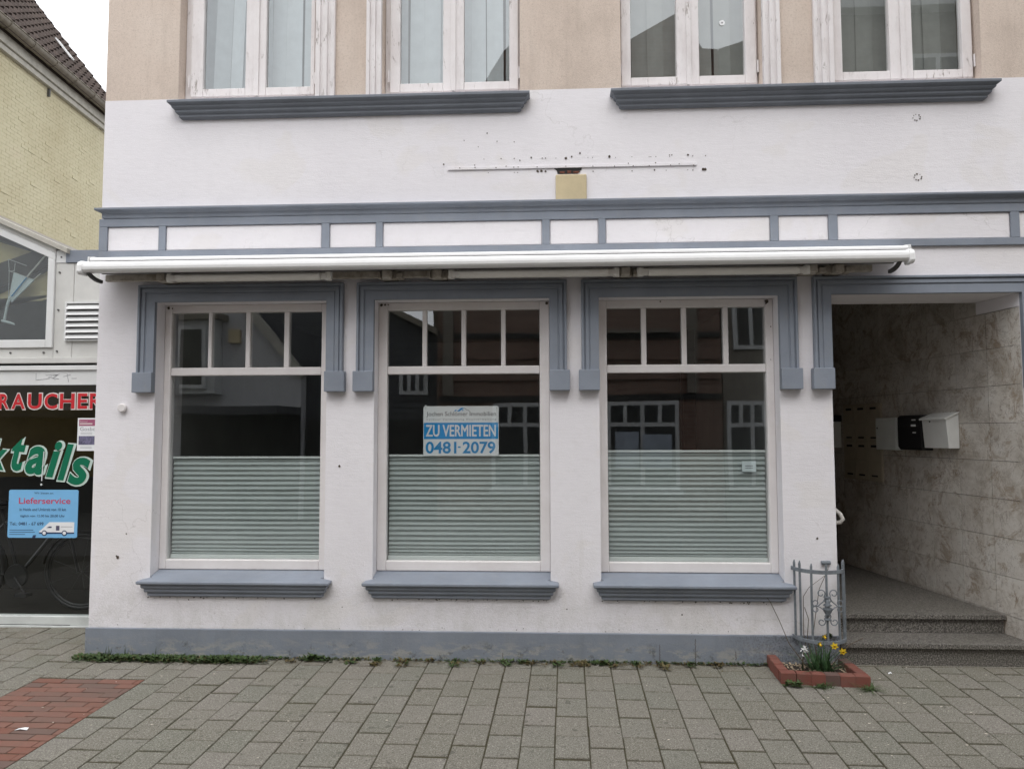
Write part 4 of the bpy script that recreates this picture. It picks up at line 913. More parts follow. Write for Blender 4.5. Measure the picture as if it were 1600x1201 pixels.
# ------------------------------------------------------------------ the yellow house further back
KX = -0.0863
YO = Vector((-10.72, 0, 0)); YT = Vector((KX, 1, 0)).normalized(); YN = Vector((YT.y, -YT.x, 0))   # out of its wall, towards the lane
YM = Matrix(((YT.x, YN.x, 0, YO.x), (YT.y, YN.y, 0, YO.y), (0, 0, 1, 0), (0, 0, 0, 1)))
yh = thing('yellow_house', (-14, 11, 0), 'pale yellow brick house with brown tiled roof behind the bar', 'house')
L0, L1, ZE = 3.0, 14.15, 9.62
obj('wall', MB().box(L0, L1, -8, -0.005, -0.05, ZE), M['yellow'], yh, M4=YM)
bwall = MB(); rng = random.Random(3)
zc = 5.4; r_ = 0
while zc < ZE - 0.05:
    a = 8.6 - (0.125 if r_ % 2 else 0)
    while a < L1 - 0.02:
        b = min(a + 0.245, L1); d = rng.uniform(-.0015, .003) if rng.random() > .05 else rng.uniform(.004, .012)
        pts = [(a, d, zc), (b - .003, d, zc), (b - .003, d, zc + .072), (a, d, zc + .072)]; back = [(p[0], -.0052, p[2]) for p in pts]
        bwall.add(pts + back, [(0, 1, 2, 3), (0, 4, 5, 1), (1, 5, 6, 2), (2, 6, 7, 3), (3, 7, 4, 0)])
        a += 0.257
    zc += 0.080; r_ += 1
obj('brick', bwall, M['yellow'], yh, M4=YM, kind='stuff')
obj('eave_board', MB().box(L0, L1 + .02, 0.007, 0.10, 9.62, 9.74), M['eave'], yh, M4=YM, bevel=0.01)
obj('eave_board', MB().box(L0, L1 + .04, 0.007, 0.15, 9.745, 9.96), M['eave'], yh, M4=YM, bevel=0.01)
gp = [(0.18 + .13 + .13 * math.cos(R(a)), 10.07 + .13 * math.sin(R(a))) for a in range(180, 361, 15)]
gp2 = [(0.18 + .13 + .12 * math.cos(R(a)), 10.07 + .12 * math.sin(R(a))) for a in range(360, 179, -15)]
obj('eave_board', MB().box(L0, L1 + .03, -0.6, 0.155, 9.9605, 10.10), M['rooftile'], yh, M4=YM)
gut = obj('gutter', MB().loft([[(t_, n_, z_) for n_, z_ in gp + gp2] for t_ in (L0, L1 + .06)], True, True), M['gutter'], yh, M4=YM)
obj('gutter_bead', MB().tube([(L0, .442, 10.075), (L1 + .06, .442, 10.075)], .016, 8), M['gutter'], yh, M4=YM)
t_ = L0 + .3
while t_ < L1:
    obj('gutter_bracket', MB().tube([(t_, .31 + .137 * math.cos(R(a)), 10.07 + .137 * math.sin(R(a))) for a in range(180, 361, 20)], .012, 5), M['gutter'], gut, M4=YM); t_ += 0.83
obj('wall_peg', MB().box(11.15, 11.19, 0.0, 0.06, 9.42, 9.60), M['darkmetal'], yh, M4=YM)
# roof rising away from the eave
PA = R(52); rs = Vector((0, -math.cos(PA), math.sin(PA)))
obj('roof', MB().prism([(L0, 0.40, 10.05), (L1 + .05, 0.40, 10.05), (L1 + .05, -4.2, 10.05 + 4.6 * math.tan(PA)), (L0, -4.2, 10.05 + 4.6 * math.tan(PA))], (0, -0.05, -0.12)), M['rooftile'], yh, M4=YM)
def tile_mesh():
    m = MB(); n = 7; rows = []
    for q, v in enumerate((0.0, 0.42)):
        rr = []
        for i in range(n):
            s = i / (n - 1); h = 0.050 * max(0, math.sin(s * 2 * math.pi)) ** .8 + (0.055 if q == 0 else 0.008)
            rr.append(Vector((s * 0.255, 0, 0)) + rs * v + Vector((0, math.sin(PA), math.cos(PA))) * h)
        rows.append(rr)
    low = [p - Vector((0, math.sin(PA), math.cos(PA))) * 0.030 for p in rows[0]]
    m.loft([low] + rows); return m
tm = mesh_of('roof_tile', tile_mesh(), M['rooftile'])
ym3 = YM.to_3x3().to_4x4()
cand = []
for i in range(30):
    for j in range(16):
        p = Vector((L1 - 0.255 * (i + 1), 0.40, 10.05)) + rs * (0.37 * j)
        wp = YM @ p; u, v, z = project(wp)
        if -40 < u < 200 and v > -60: cand.append((z, wp))
for z, wp in sorted(cand, key=lambda q: q[0])[:300]:
    o = bpy.data.objects.new('roof_tile', tm); COL.objects.link(o); o.parent = yh; o.matrix_local = Matrix.Translation(wp - origin(yh)) @ ym3
vt = tm.copy(); 
for j in range(15):
    p = Vector((L1 + .0, 0.40, 10.05)) + rs * (0.34 * j)
    vm = MB().prism([p + Vector((-.02, 0, -.10)), p + Vector((.11, 0, -.10)), p + Vector((.11, 0, .09)), p + Vector((-.02, 0, .09))], rs * 0.36 + Vector((0, -.02, -.02)))
    obj('verge_tile', vm, M['rooftile'], yh, M4=YM)
sk = MB(); b0 = Vector((12.35, 0.46, 10.15)) + rs * 1.02
for dx in (0, .06, .14):
    sk.prism([b0 + Vector((dx, 0, 0)), b0 + Vector((dx + .03, 0, 0)), b0 + Vector((dx + .03 - .02, 0, 0)) + rs * .62, b0 + Vector((dx - .02, 0, 0)) + rs * .62], (0, .02, .02))
obj('tile_vent', sk, M['alu'], yh, M4=YM)

# ------------------------------------------------------------------ letterboxes and rail in the passage
def local(mb): return dict(M4=PM)
bank = thing('letterbox_bank', tuple(PM @ Vector((2.02, 0, 1.14))), 'dull beige bank of built-in letterboxes deep in the dark passage', 'letterbox')
obj('face_plate', MB().box(1.700, 2.350, 0.002, 0.018, 1.140, 1.862), M['bank'], bank, M4=PM)
for i in range(3):
    for j in range(4):
        t0 = 1.712 + i * 0.2115; z0 = 1.150 + j * 0.177
        dr = obj('letterbox_door', MB().box(t0, t0 + .203, 0.0185, 0.024, z0, z0 + .169), M['bank'], bank, M4=PM, bevel=0.003)
        obj('slot', MB().box(t0 + .05, t0 + .15, 0.0245, 0.026, z0 + (.125 if j in (1, 3) else .03), z0 + (.145 if j in (1, 3) else .045)), M['dark'], dr, M4=PM)
def slant_box(t0, t1, z0, zb, zt, d0, d1, mat, name_lab, lid=True):
    t = thing('letterbox', tuple(PM @ Vector(((t0 + t1) / 2, 0, z0))), name_lab, 'letterbox')
    body = MB().prism([(t0, 0.002, z0), (t0, d0, z0), (t0, d1, zb), (t0, 0.002, zt - .008)], (t1 - t0, 0, 0))
    obj('body', body, mat, t, M4=PM, bevel=0.004)
    if lid:
        obj('lid', MB().prism([(t0 - .012, 0.002, zt), (t0 - .012, d1 + .016, zb + .004), (t0 - .012, d1 + .016, zb - .012), (t0 - .012, d1 + .006, zb - .008), (t0 - .012, 0.002, zt - .008)], (t1 - t0 + .024, 0, 0)), mat, t, M4=PM, bevel=0.002)
    return t
t = slant_box(0.668, 0.968, 1.466, 1.700, 1.752, 0.092, 0.110, M['box_white'], 'white letterbox with slanted lid nearest the passage entrance')
obj('name_plate', MB().box(0.765, 0.825, 0.1095, 0.1125, 1.672, 1.692), M['alu'], t, M4=PM); obj('lock', MB().lathe([(0, .107), (.007, .107), (.007, .1125), (0, .1125)], (0.865, 0, 1.678), 'y', 10), M['dark'], t, M4=PM)
t = slant_box(1.395, 1.700, 1.436, 1.722, 1.728, 0.068, 0.068, M['box_grey'], 'flat grey white letterbox between the black letterbox and the letterbox bank', False)
obj('door', MB().box(1.402, 1.693, 0.0685, 0.073, 1.442, 1.690), M['box_grey'], t, M4=PM, bevel=0.003); obj('name_plate', MB().box(1.42, 1.475, 0.0735, 0.075, 1.628, 1.652), M['alu'], t, M4=PM); obj('lock', MB().lathe([(0, .073), (.007, .073), (.007, .078), (0, .078)], (1.665, 0, 1.63), 'y', 10), M['dark'], t, M4=PM)
t = thing('letterbox', tuple(PM @ Vector((1.14, 0, 1.44))), 'glossy black letterbox between the two pale letterboxes', 'letterbox')
obj('body', MB().prism([(0, 0.002, 1.444), (0, 0.085, 1.444), (0, 0.105, 1.470), (0, 0.105, 1.715), (0, 0.085, 1.736), (0, 0.002, 1.736)], (0.32, 0, 0)), M['box_black'], t, M4=PM @ Matrix.Translation((0.99, 0, 0)), bevel=0.006)
obj('flap', MB().box(1.005, 1.295, 0.106, 0.111, 1.640, 1.705), M['box_black'], t, M4=PM, bevel=0.003)
for z, w_ in ((1.690, .055), (1.640, .065), (1.585, .045)): obj('name_label', MB().box(1.045, 1.045 + w_, 0.1115, 0.1125, z, z + (.018 if w_ > .06 else .010)), M['paper'], t, M4=PM)
t = thing('letterbox', (3.05, 2.9, 1.42), 'small dark topped grey box at the far dark end of the passage', 'letterbox')
obj('body', MB().box(2.42, 2.56, 0.002, 0.12, 1.44, 1.70), M['box_grey'], t, M4=PM, bevel=0.004); obj('lid', MB().box(2.41, 2.57, 0.002, 0.13, 1.7005, 1.765), M['box_black'], t, M4=PM, bevel=0.004)
for i, z in enumerate((1.752, 1.728, 1.436)): pass
t = thing('handrail', (2.1, 0.6, 0.9), 'white handrail end poking out behind the wall corner', 'handrail')
obj('rail', MB().tube([(1.99, 2.2, 1.02), (2.09, 2.2, 1.02), (2.13, 1.6, 1.02), (2.16, .9, 1.01), (2.19, .62, .998), (2.215, .57, .965), (2.226, .56, .93), (2.212, .57, .905), (2.18, .6, .900), (2.08, .64, .905), (1.99, .65, .91)], .016, 10), M['lighttube'], t, smooth=True)

# ------------------------------------------------------------------ brick planter, grille, flowers
t = thing('planter_border', (1.73, -.25, 0), 'low red brick border round the flower bed at the wall corner', 'planter')
g0 = lambda y: S * y
def brick_at(cx, cy, w_, l_, h, rz, mat):
    m = MB(); a, b, c = w_ / 2, l_ / 2, .004
    m.add([(-a, -b, 0), (a, -b, 0), (a, b, 0), (-a, b, 0), (-a, -b, h - c), (a, -b, h - c), (a, b, h - c), (-a, b, h - c), (-a + c, -b + c, h), (a - c, -b + c, h), (a - c, b - c, h), (-a + c, b - c, h)],
          [(3, 2, 1, 0)] + [(i, (i + 1) % 4, 4 + (i + 1) % 4, 4 + i) for i in range(4)] + [(4 + i, 4 + (i + 1) % 4, 8 + (i + 1) % 4, 8 + i) for i in range(4)] + [(8, 9, 10, 11)])
    mm = Matrix.Translation((cx, cy, g0(cy) - .035)) @ Matrix.Rotation(rz, 4, 'Z') @ Matrix.Rotation(random.gauss(0, .012), 4, 'Y')
    obj('brick', m, mat, t, M4=mm)
fl0, fl1 = Vector((1.462, -.352)), Vector((2.004, -.398)); dv = fl1 - fl0; ang = math.atan2(dv.y, dv.x)
cuts = [0, .175, .34, .50, .665, .835, 1.0]
for i in range(6):
    c = fl0 + dv * ((cuts[i] + cuts[i + 1]) / 2); brick_at(c.x, c.y, dv.length * (cuts[i + 1] - cuts[i]) - .0015, .066, .105 + random.uniform(-.003, .003), ang + random.gauss(0, .008), M['edgebrick_dark'] if i == 3 else M['edgebrick'])
for i in range(3):
    brick_at(1.492 + i * .004, -.265 + i * .102, .062, .097, .105 + random.uniform(-.002, .004), random.gauss(0, .015), M['edgebrick'])
for i in range(3):
    brick_at(1.972 - i * .004, -.312 + i * .1, .062, .096, .103 + random.uniform(-.003, .004), random.gauss(0, .02), M['edgebrick'] if i < 2 else M['edgebrick_dark'])
so_ = MB(); nx, ny = 22, 14
for i in range(nx):
    for j in range(ny):
        x = 1.505 + .45 * i / (nx - 1); y = -.345 + .335 * j / (ny - 1); so_.v.append((x, y, g0(y) + .018 + .022 * noise.noise(Vector((x * 9, y * 9, 2)))))
for i in range(nx - 1):
    for j in range(ny - 1): so_.f.append((i * ny + j, (i + 1) * ny + j, (i + 1) * ny + j + 1, i * ny + j + 1))
obj('soil', so_, M['soil'], t)
ch = MB()
for i in range(190):
    x, y = random.uniform(1.52, 1.94), random.uniform(-.34, -.03); z = g0(y) + .025 + .022 * noise.noise(Vector((x * 9, y * 9, 2)))
    l, a, ti = random.uniform(.008, .022), random.random() * 6.28, random.uniform(-.5, .5); w_ = l * random.uniform(.25, .5)
    mm = Matrix.Translation((x, y, z + .004)) @ Matrix.Rotation(a, 4, 'Z') @ Matrix.Rotation(ti, 4, 'Y')
    ch.add([mm @ Vector(p) for p in ((-l, -w_, 0), (l, -w_ * .6, .002), (l * .8, w_, 0), (-l * .9, w_ * .8, .003))], [(0, 1, 2, 3)])
tag(obj('bark_chip', ch, M['chips'], t), kind='stuff')

gr = thing('iron_grille', (1.83, 0, .2), 'curved grey wrought iron guard with scrolls fixed to the wall corner', 'grille')
def gp_(a, rx=.168, ry=.185): return (1.828 - rx * math.cos(a), -ry * math.sin(a) - .004)
for z, nm, rd in ((.668, 'top_rail', .008), (.205, 'bottom_rail', .010)):
    pts = [gp_(math.pi * i / 24) for i in range(25)]
    h = .020 if nm == 'top_rail' else .018; m = MB(); rings = []
    for i, (x, y) in enumerate(pts):
        cx, cy = x - 1.828, y; L = math.hypot(cx, cy) or 1; nx_, ny_ = cx / L, cy / L
        rings.append([(x, y, z - h), (x + nx_ * rd, y + ny_ * rd, z - h), (x + nx_ * rd, y + ny_ * rd, z + h * .3), (x, y, z + h * .3)])
    m.loft(rings, True, True); obj(nm, m, M['iron'], gr, bevel=0.002)
for deg, top in ((12, .722), (30, .724), (58, .715), (122, .712), (146, .722), (160, .726), (171, .72)):
    x, y = gp_(R(deg)); k2 = random.uniform(-.004, .004)
    obj('bar', MB().tube([(x, y, .19), (x + k2, y, .45), (x, y, top - .02), (x + .002, y, top)], [.0085, .008, .0085, .003], 7), M['iron'], gr)
x, y = gp_(R(90)); obj('bar', MB().tube([(x, y, .19), (x, y, .45), (x, y, .712)], .008, 7), M['iron'], gr)
obj('wall_stay', MB().tube([(1.86, -.01, .695), (1.92, -.01, .695)], .014, 8), M['iron'], gr)
orn = obj('collar', MB().lathe([(0, .372), (.012, .372), (.012, .392), (.020, .41), (.030, .425), (.014, .436), (.030, .447), (.012, .46), (.016, .475), (.010, .49), (0, .49)], (x, y - .008, 0), 'z', 14), M['iron'], gr, smooth=True)
obj('collar_band', MB().box(x - .020, x + .020, y - .022, y + .010, .492, .504), M['iron'], gr, bevel=0.002); obj('collar_band', MB().box(x - .020, x + .020, y - .022, y + .010, .348, .360), M['iron'], gr, bevel=0.002)
def scroll(pts_c, sx):
    return [(x + sx * a, y - .012, b) for a, b in pts_c]
def curl(cx, cz, r0, a0, turns, n=14, s=1):
    return [(cx + r0 * (1 - .55 * i / n) * math.cos(a0 + s * turns * 6.283 * i / n), cz + r0 * (1 - .55 * i / n) * math.sin(a0 + s * turns * 6.283 * i / n)) for i in range(n + 1)]
for sx in (-1, 1):
    up = [(.006, .455), (.022, .478), (.012, .498)] + curl(.042, .525, .028, R(215), 1.05, 16, -1)
    obj('scroll', MB().tube(scroll(up, sx), .0038, 6), M['iron'], gr, smooth=True)
    mid = [(.010, .505), (.030, .47), (.052, .452)] + curl(.078, .462, .026, R(215), 1.05, 16, 1)
    obj('scroll', MB().tube(scroll(mid, sx), .0038, 6), M['iron'], gr, smooth=True)
    lo = [(.010, .385), (.030, .42), (.052, .436)] + curl(.078, .422, .026, R(145), 1.05, 16, -1)
    obj('scroll', MB().tube(scroll(lo, sx), .0038, 6), M['iron'], gr, smooth=True)
    dn = [(.006, .40), (.020, .375), (.012, .356)] + curl(.042, .338, .026, R(145), 1.05, 16, 1)
    obj('scroll', MB().tube(scroll(dn, sx), .0038, 6), M['iron'], gr, smooth=True)
def blade(m, p, d, l, w_, bend, n=4):
    p = Vector(p); d = Vector(d).normalized(); side = d.cross(Vector((0, 0, 1)))
    if side.length < 1e-3: side = Vector((1, 0, 0))
    side.normalize(); out = Vector((d.x, d.y, 0)); rows = []
    for i in range(n + 1):
        s = i / n; q = p + d * l * s + out * bend * s * s * l - Vector((0, 0, 1)) * bend * .5 * s ** 2.5 * l
        ww = w_ * (1 - s ** 2.5) + .0004; rows.append([q - side * ww, q + side * ww])
    m.loft(rows)
df = thing('daffodil', (1.765, -.22, .02), 'clump of yellow daffodils with dark green blades in the brick bed', 'flower')
lm = MB()
for i in range(105):
    a = random.random() * 6.283; el = random.uniform(.55, 1.45); px_, py_ = 1.768 + random.gauss(0, .034), -.22 + random.gauss(0, .02)
    blade(lm, (px_, py_, g0(py_) + .01), (math.cos(a) * math.cos(el), math.sin(a) * math.cos(el), math.sin(el)), random.uniform(.10, .25), random.uniform(.0035, .006), random.uniform(.05, .45), 5)
tag(obj('leaf', lm, M['daffleaf'], df), kind='stuff')
for x, y, z, ax in ((1.851, -.24, .192, 1), (1.904, -.24, .158, 1), (1.800, -.2, .245, 0), (1.748, -.26, .212, 0)):
    stem = obj('stem', MB().tube([(1.77, -.22, .02), ((x + 1.77) / 2 - .005, y + .01, z * .65), (x - .004, y + .012, z + .006), (x, y, z)], .0024, 5), M['daffleaf'], df)
    d0 = Vector((random.uniform(-.5, .5), -1, random.uniform(-.3, .1))).normalized() if ax else Vector((.3, -.6, -.5)).normalized()
    s0 = d0.cross(Vector((0, 0, 1))).normalized(); u0 = s0.cross(d0); pm_ = MB()
    for q in range(6):
        a = q * 1.047 + .2; rv = s0 * math.cos(a) + u0 * math.sin(a); tv = d0.cross(rv); c = Vector((x, y, z)); k3 = 1.0 if ax else .75
        pm_.add([c, c + rv * .014 * k3 + tv * .0075 * k3, c + rv * .027 * k3 - d0 * .002, c + rv * .014 * k3 - tv * .0075 * k3], [(0, 1, 2, 3)])
    fl = obj('flower', pm_, M['petal'], df)
    obj('trumpet', MB().loft([[Vector((x, y, z)) + d0 * h + (s0 * math.cos(a * .785) + u0 * math.sin(a * .785)) * r_ for a in range(8)] for h, r_ in ((0, .005), (.012, .006), (.018, .0095))], True), M['trumpet'], fl)
wf_ = thing('hyacinth', (1.652, -.22, .02), 'single white bloom with a bare brown stem in the brick bed', 'flower')
obj('stem', MB().tube([(1.655, -.215, .02), (1.650, -.22, .09), (1.652, -.24, .155)], .004, 5), M['twig'], wf_)
wm = MB()
for i in range(26):
    c = Vector((1.654, -.24, .165)) + Vector((random.gauss(0, .010), random.gauss(0, .008), random.gauss(0, .012))); r_ = random.uniform(.004, .008)
    mm = Matrix.Translation(c) @ Matrix.Rotation(random.random() * 6, 4, (random.random(), random.random(), random.random()))
    wm.add([mm @ Vector(p) for p in ((-r_, -r_, 0), (r_, -r_, .002), (r_, r_, 0), (-r_, r_, .002))], [(0, 1, 2, 3)])
obj('bloom', wm, M['whitepetal'], wf_)
tw = thing('climber_twigs', (1.7, -.1, .02), 'thin bare brown climber twigs behind the iron guard', 'twigs')
for pl in ([(1.70, -.12, .03), (1.61, -.06, .16), (1.56, -.03, .30), (1.50, -.03, .43), (1.47, -.03, .47)], [(1.735, -.10, .03), (1.715, -.05, .22), (1.72, -.04, .36), (1.722, -.04, .47), (1.76, -.04, .53), (1.86, -.03, .60), (1.90, -.03, .63)],
           [(1.76, -.10, .03), (1.735, -.06, .2), (1.75, -.05, .32), (1.725, -.05, .4)], [(1.79, -.1, .03), (1.775, -.06, .22), (1.80, -.05, .36), (1.83, -.04, .52), (1.90, -.03, .66)], [(1.84, -.2, .05), (1.9, -.22, .14), (1.96, -.22, .2), (2.05, -.2, .235)]):
    obj('twig', MB().tube(pl, [.0032 - .0003 * i for i in range(len(pl))], 5), M['twig'], tw)
t = thing('moss_clump', (1.90, -.05, .21), 'small dark mossy clump behind the iron guard', 'moss')
mo = MB(); 
for i in range(120):
    a, b = random.random() * 6.28, random.random() * 1.4; d = Vector((math.cos(a) * math.cos(b), math.sin(a) * math.cos(b), math.sin(b))); blade(mo, Vector((1.885, -.05, .195)) + d * .018, d + Vector((0, 0, .2)), .016, .003, .1, 2)
tag(obj('foliage', mo, M['leaf'], t), kind='stuff')
# ------------------------------------------------------------------ weeds and litter
def leafy(m, c, n, spread, size, flat=.6):
    for i in range(n):
        a = random.random() * 6.283; r_ = spread * math.sqrt(random.random()); el = random.uniform(.1, 1.2) * (1 - flat) + .15
        x, y = c[0] + r_ * math.cos(a), min(c[1] + r_ * .55 * math.sin(a), -.024 if c[0] > -3.38 else .6); l = size * random.uniform(.6, 1.4)
        blade(m, (x, y, gz(y) + random.uniform(0, size * .8)), (math.cos(a + random.gauss(0, .8)) * math.cos(el), math.sin(a + random.gauss(0, .8)) * math.cos(el), math.sin(el)), l, l * random.uniform(.18, .34), .2, 3)
wd = MB(); wr = MB()
x = -3.34
while x < -2.05:
    d_ = max(.1, .75 + 1.1 * noise.noise(Vector((x * 6.5, 0, 0)))); leafy(wd, (x, -.080 + random.gauss(0, .025), 0), int(44 * d_), .105, .022, .5)
    if random.random() < .5: leafy(wr, (x, -.085 + random.gauss(0, .03), 0), 14, .07, .018, .6); x += .026
    if random.random() < .15:
        for q in range(3): blade(wd, (x + random.gauss(0, .02), -.035, gz(0)), (random.gauss(0, .3), -.1, 1), random.uniform(.04, .09), .0022, .1, 3)
x = -2.05
while x < 1.5:
    d_ = .5 + noise.noise(Vector((x * 2.3, 4, 0)))
    if x > .0: d_ += .35
    if d_ > .35: leafy(wd if random.random() > .3 else wr, (x, -.034 + random.gauss(0, .006), 0), int(16 * d_), .035, .018, .4)
    if random.random() < .3: leafy(wr, (x, -.04, 0), 6, .03, .012, .8)
    x += .03
for i in range(-10, 9):                                     # tufts in the joints near the wall
    if random.random() < .75:
        xx = .036 + PW * i; 
        for q in range(random.randint(1, 4)): leafy(wr if random.random() < .6 else wd, (xx, -.05 - q * .035, 0), 16, .034, .022, .5)
for q in range(60):
    x = random.uniform(-3.3, 1.4); leafy(wr, (x, -.06 - abs(random.gauss(0, .03)), 0), 5, .03, .012, .85)
tag(obj('weeds', wd, M['leaf']), 'green weeds growing thickly along the foot of the plinth', 'weeds', kind='stuff')
tag(obj('dry_weeds', wr, M['leaf_red']), 'reddish dry weeds in the gap between plinth and paving', 'weeds', kind='stuff')
def weed(x, y, n, sp, sz, lab, mat='leaf', flat=.4, grassy=False):
    t = thing('weed', (x, y, gz(y)), lab, 'weed', 'single weeds on the pavement'); m = MB()
    if grassy:
        for i in range(n):
            a = random.random() * 6.283; el = random.uniform(.15, .9); blade(m, (x + random.gauss(0, sp * .4), y + random.gauss(0, sp * .2), gz(y)), (math.cos(a) * math.cos(el), math.sin(a) * math.cos(el), math.sin(el)), sz * random.uniform(.6, 1.3), .0022, .4, 4)
    else: leafy(m, (x, y, 0), n, sp, sz, flat)
    tag(obj('foliage', m, M[mat], t), kind='stuff')
weed(-1.69, -.05, 60, .055, .035, 'dandelion like weed against the plinth below the gap between the first two windows')
weed(-1.83, -.10, 30, .04, .018, 'small brownish weed just left of the dandelion like weed', 'leaf_red')
weed(.33, -.06, 70, .055, .024, 'green weed against the plinth below the edge of the sticker window')
weed(.17, -.09, 50, .05, .022, 'reddish star shaped weed in the joint between two paving stones by the plinth', 'leaf_red', .5)
weed(-.20, -.06, 40, .04, .02, 'round green weed against the plinth below the rental sign window')
weed(1.52, -.425, 46, .045, .03, 'little leafy weed at the corner of the brick border', 'leaf', .5)
weed(1.70, -.435, 60, .07, .065, 'grass tuft against the front of the brick border', 'leaf', .4, True)
weed(1.97, -.475, 50, .05, .07, 'grass tuft spreading from the corner of the brick border facing the steps', 'leaf', .4, True)
weed(1.56, -.20, 60, .05, .024, 'low green weed inside the brick border', 'leaf', .5)
lt = MB()
for i in range(170):
    x, y = random.uniform(-4.2, 3.6), -abs(random.gauss(.2, .9)) - .03
    if -2.1 < x < 1.2 and random.random() < .55: continue
    r_ = random.uniform(.003, .010); a = random.random() * 6.28; z = gz(y) + .003
    lt.add([(x + r_ * k2 * math.cos(a + q * 1.05), y + r_ * .6 * k2 * math.sin(a + q * 1.05), z + random.uniform(0, .002)) for q, k2 in enumerate((1, .7, 1.1, .8, 1, .7))], [(0, 1, 2, 3, 4, 5)])
tag(obj('petal_litter', lt, M['litter']), 'pale petals and crumbs scattered over the paving', 'litter', kind='stuff')
def scrap(x, y, l, lab):
    m = MB(); m.loft([[(x - l, y - .012, gz(y) + .004), (x - l * .7, y + .010, gz(y) + .006)], [(x, y - .010, gz(y) + .010), (x + .01, y + .012, gz(y) + .012)], [(x + l, y - .006, gz(y) + .004), (x + l, y + .010, gz(y) + .012)]])
    tag(obj('paper_scrap', m, M['paper'], loc=(x, y, 0)), lab, 'litter')
scrap(-2.93, -1.28, .035, 'crumpled white paper scrap lying on the red clinkers'); scrap(2.23, -.17, .012, 'small pale scrap on the paving before the lower step')

# ------------------------------------------------------------------ the far side of the street (seen in the panes)
OY = -9.0
def opening(parent, x0, x1, z0, z1, nx=2, split=None, y=OY):
    f = MB().box(x0, x1, y + .002, y + .06, z0, z1); fo = obj('window', f, M['op_white'], parent)
    zs = [(z0 + .08, z1 - .08)] if not split else [(z0 + .08, split - .04), (split + .04, z1 - .08)]
    for r_, (a, b) in enumerate(zs):
        n = nx if r_ == len(zs) - 1 else max(1, nx // 2); wd_ = (x1 - x0 - .08) / n
        for i in range(n): obj('pane', MB().box(x0 + .08 + i * wd_, x0 + i * wd_ + wd_, y + .0605, y + .065, a, b), M['op_glass'], fo)
    return fo
g = thing('gabled_house', (-7.5, OY, 0), 'grey plastered gabled house mirrored in the shop window beside the bar', 'house')
obj('wall', MB().xz([(-26, -.1), (-4.95, -.1), (-4.95, 2.81), (-8.0, 6.4), (-9.5, 8.0), (-26, 8.0)], OY - 6, OY), M['op_grey'], g)  # wall run on sideways out of view, added to cut low sky light
obj('verge_board', MB().xz([(-4.84, 2.76), (-4.95, 2.68), (-8.1, 6.38), (-8.0, 6.52)], OY - .1, OY + .12), M['eave'], g)
obj('bay', MB().box(-9.0, -6.55, OY, OY + .35, 2.36, 3.82), M['op_white'], g); obj('bay_roof', MB().box(-9.1, -6.42, OY, OY + .5, 3.821, 3.94), M['gutter'], g)
opening(g, -7.30, -6.70, 2.46, 3.70, 1, None, OY + .35); opening(g, -8.1, -7.4, 2.46, 3.70, 1, None, OY + .35)
obj('alarm_box', MB().box(-6.38, -6.17, OY, OY + .12, 3.39, 3.66), M['beigeplate'], g)
obj('shop_canopy', MB().box(-12, -4.95, OY, OY + 1.3, 1.93, 2.08), M['op_slate'], g); obj('shop_front', MB().box(-12, -4.95, OY + .002, OY + .05, -.1, 1.92), M['op_dark'], g)
d = thing('slate_clad_house', (-3.6, OY, 0), 'narrow dark clad house mirrored in the rental sign window', 'house')
obj('wall', MB().xz([(-6.5, -.1), (-2.25, -.1), (-2.25, 3.47), (-3.3, 4.02), (-4.0, 4.4), (-6.5, 5.55)], OY - 6, OY - .3), M['op_slate'], d)
for i in range(15): obj('weatherboard', MB().box(-4.92, -2.26, OY - .298, OY - .27, 1.85 + i * .13, 1.965 + i * .13), M['op_slate'], d) if 1.965 + i * .13 < 3.4 else None
opening(d, -3.02, -2.45, 2.36, 2.92, 3, None, OY - .27); obj('eave', MB().xz([(-2.2, 3.48), (-2.2, 3.6), (-3.3, 4.17), (-6.5, 5.68), (-6.5, 5.57), (-3.3, 4.05)], OY - 6, OY), M['gutter'], d)
obj('shop_front', MB().box(-4.9, -2.27, OY - .26, OY - .2, -.1, 1.83), M['op_dark'], d)
b = thing('brick_house', (.5, OY, 0), 'brown brick house with white shop windows mirrored in the panes', 'house')
obj('wall', MB().xz([(-2.24, -.1), (3.28, -.1), (3.28, 9.1), (2.97, 9.12), (2.53, 9.85), (1.64, 9.36), (1.4, 9.3), (.4, 10.4), (-.8, 9.23), (-2.24, 6.9)], OY - 8, OY), M['op_brick'], b)
for x0, x1 in ((-1.15, .15), (1.05, 2.45)):
    wn = opening(b, x0, x1, .5, 2.18, 4, 1.74); obj('sill', MB().box(x0 - .05, x1 + .05, OY + .066, OY + .14, .42, .499), M['op_white'], b)
obj('poster', MB().box(1.22, 1.68, OY + .067, OY + .07, .9, 1.6), M['op_paper'], b); obj('poster', MB().box(1.75, 2.3, OY + .067, OY + .07, .9, 1.55), M['op_paper'], b)
obj('lintel_band', MB().box(-2.2, 3.26, OY + .002, OY + .04, 2.2, 2.32), M['op_dark'], b)
for x0 in (-1.6, .05, 1.6): opening(b, x0, x0 + .75, 6.2, 7.7, 2, 7.2)
for x in (-2.12, -.02, .72, 2.62): obj('pilaster', MB().box(x, x + .2, OY + .001, OY + .09, 2.33, 6.0), M['op_brick_pale'], b)
for z, h in ((2.62, .07), (3.02, .05), (3.42, .10), (4.05, .07)): obj('string_course', MB().box(-2.22, 3.26, OY + .001, OY + .055, z, z + h), M['op_brick'] if h < .09 else M['op_dark'], b)
obj('upper_window_sill', MB().box(1.05, 2.3, OY + .001, OY + .16, 3.52, 3.58), M['op_brick_pale'], b)
obj('door', MB().box(.42, .85, OY + .002, OY + .04, -.05, 1.95), M['op_dark'], b)
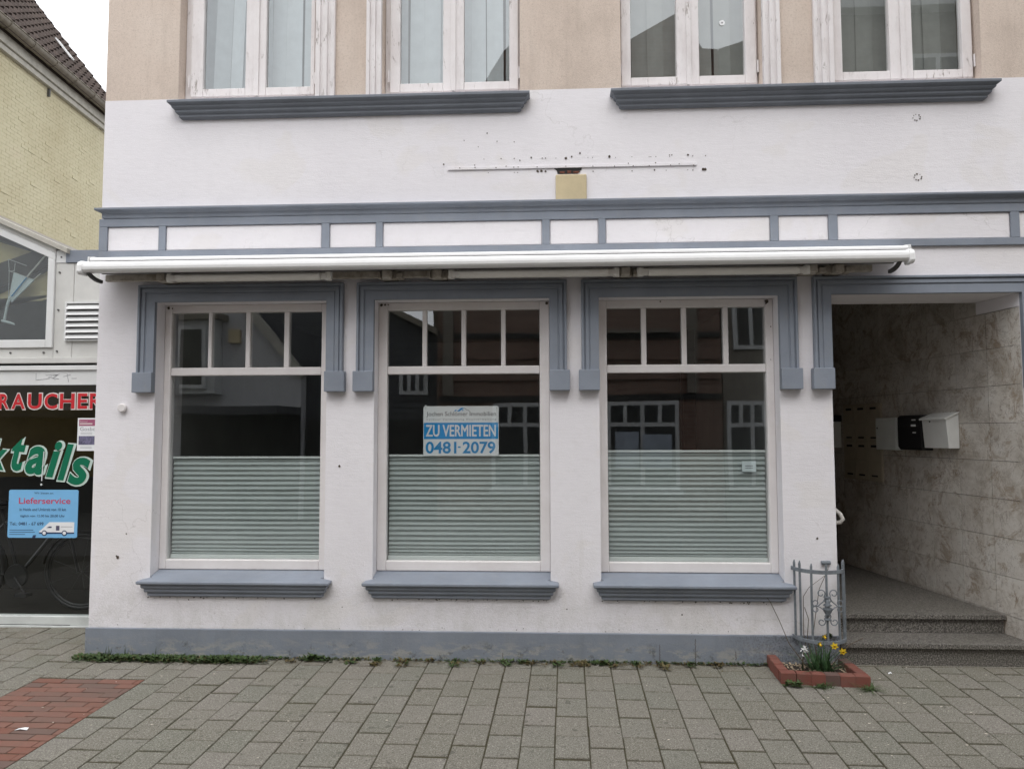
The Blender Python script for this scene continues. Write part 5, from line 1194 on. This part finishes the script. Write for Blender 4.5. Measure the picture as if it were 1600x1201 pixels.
c = thing('tall_brick_house', (6, OY, 0), 'tall greyish brick house mirrored in the upper panes over the passage', 'house')
obj('wall', MB().xz([(3.30, -.1), (26, -.1), (26, 10.9), (5.6, 10.9), (3.87, 9.28), (3.30, 9.1)], OY - 8, OY), M['op_brick_pale'], c)  # far end is an unseen extension that blocks low light along the street
opening(c, 3.05 + .3, 4.3, .5, 2.17, 4, 1.72); opening(c, 3.5, 4.15, 3.2, 4.7, 2, None); opening(c, 5.2, 6.6, .5, 2.17, 4, 1.72); opening(c, 7.0, 8.0, 7.2, 8.9, 2, 8.3); opening(c, 4.6, 5.5, 7.0, 8.4, 2, 8.0); opening(c, 5.1, 5.8, 3.2, 4.7, 2, None)
obj('cornice', MB().box(5.7, 10.5, OY, OY + .3, 9.75, 10.0), M['op_white'], c)
# a tree beyond the low houses
tr = thing('tree', (-3.2, -15.8, -.1), 'leafy tree mirrored in the upper pane over the rental sign', 'tree')
obj('trunk', MB().tube([(-3.2, -15.8, -.15), (-3.15, -15.8, 3), (-3.3, -15.7, 6), (-3.2, -15.8, 8.5)], [.25, .2, .14, .05], 8), M['twig'], tr)
for k2, (x1, z1) in enumerate(((-4.6, 8.6), (-2.2, 8.2), (-3.9, 9.8), (-2.6, 9.6))): obj('branch', MB().tube([(-3.25, -15.75, 5 + k2 * .5), ((x1 - 3.25) / 2, -15.7, (5.5 + z1) / 2), (x1, -15.8, z1)], [.10, .06, .02], 6), M['twig'], tr)
cm = MB(); rng = random.Random(5)
for i in range(70):
    cc = Vector((-3.4 + rng.gauss(0, .85), -15.8 + rng.gauss(0, .9), 8.2 + rng.gauss(0, 1.0)))
    for q in range(45):
        p = cc + Vector((rng.gauss(0, .22), rng.gauss(0, .22), rng.gauss(0, .2))); s_ = rng.uniform(.04, .09)
        mm = Matrix.Translation(p) @ Matrix.Rotation(rng.random() * 6.28, 4, (rng.random() - .5, rng.random() - .5, rng.random() - .5))
        cm.add([mm @ Vector(v_) for v_ in ((-s_, 0, 0), (0, -s_ * .5, 0), (s_, 0, 0), (0, s_ * .5, 0))], [(0, 1, 2, 3)])
obj('crown', cm, M['leaf'], tr)
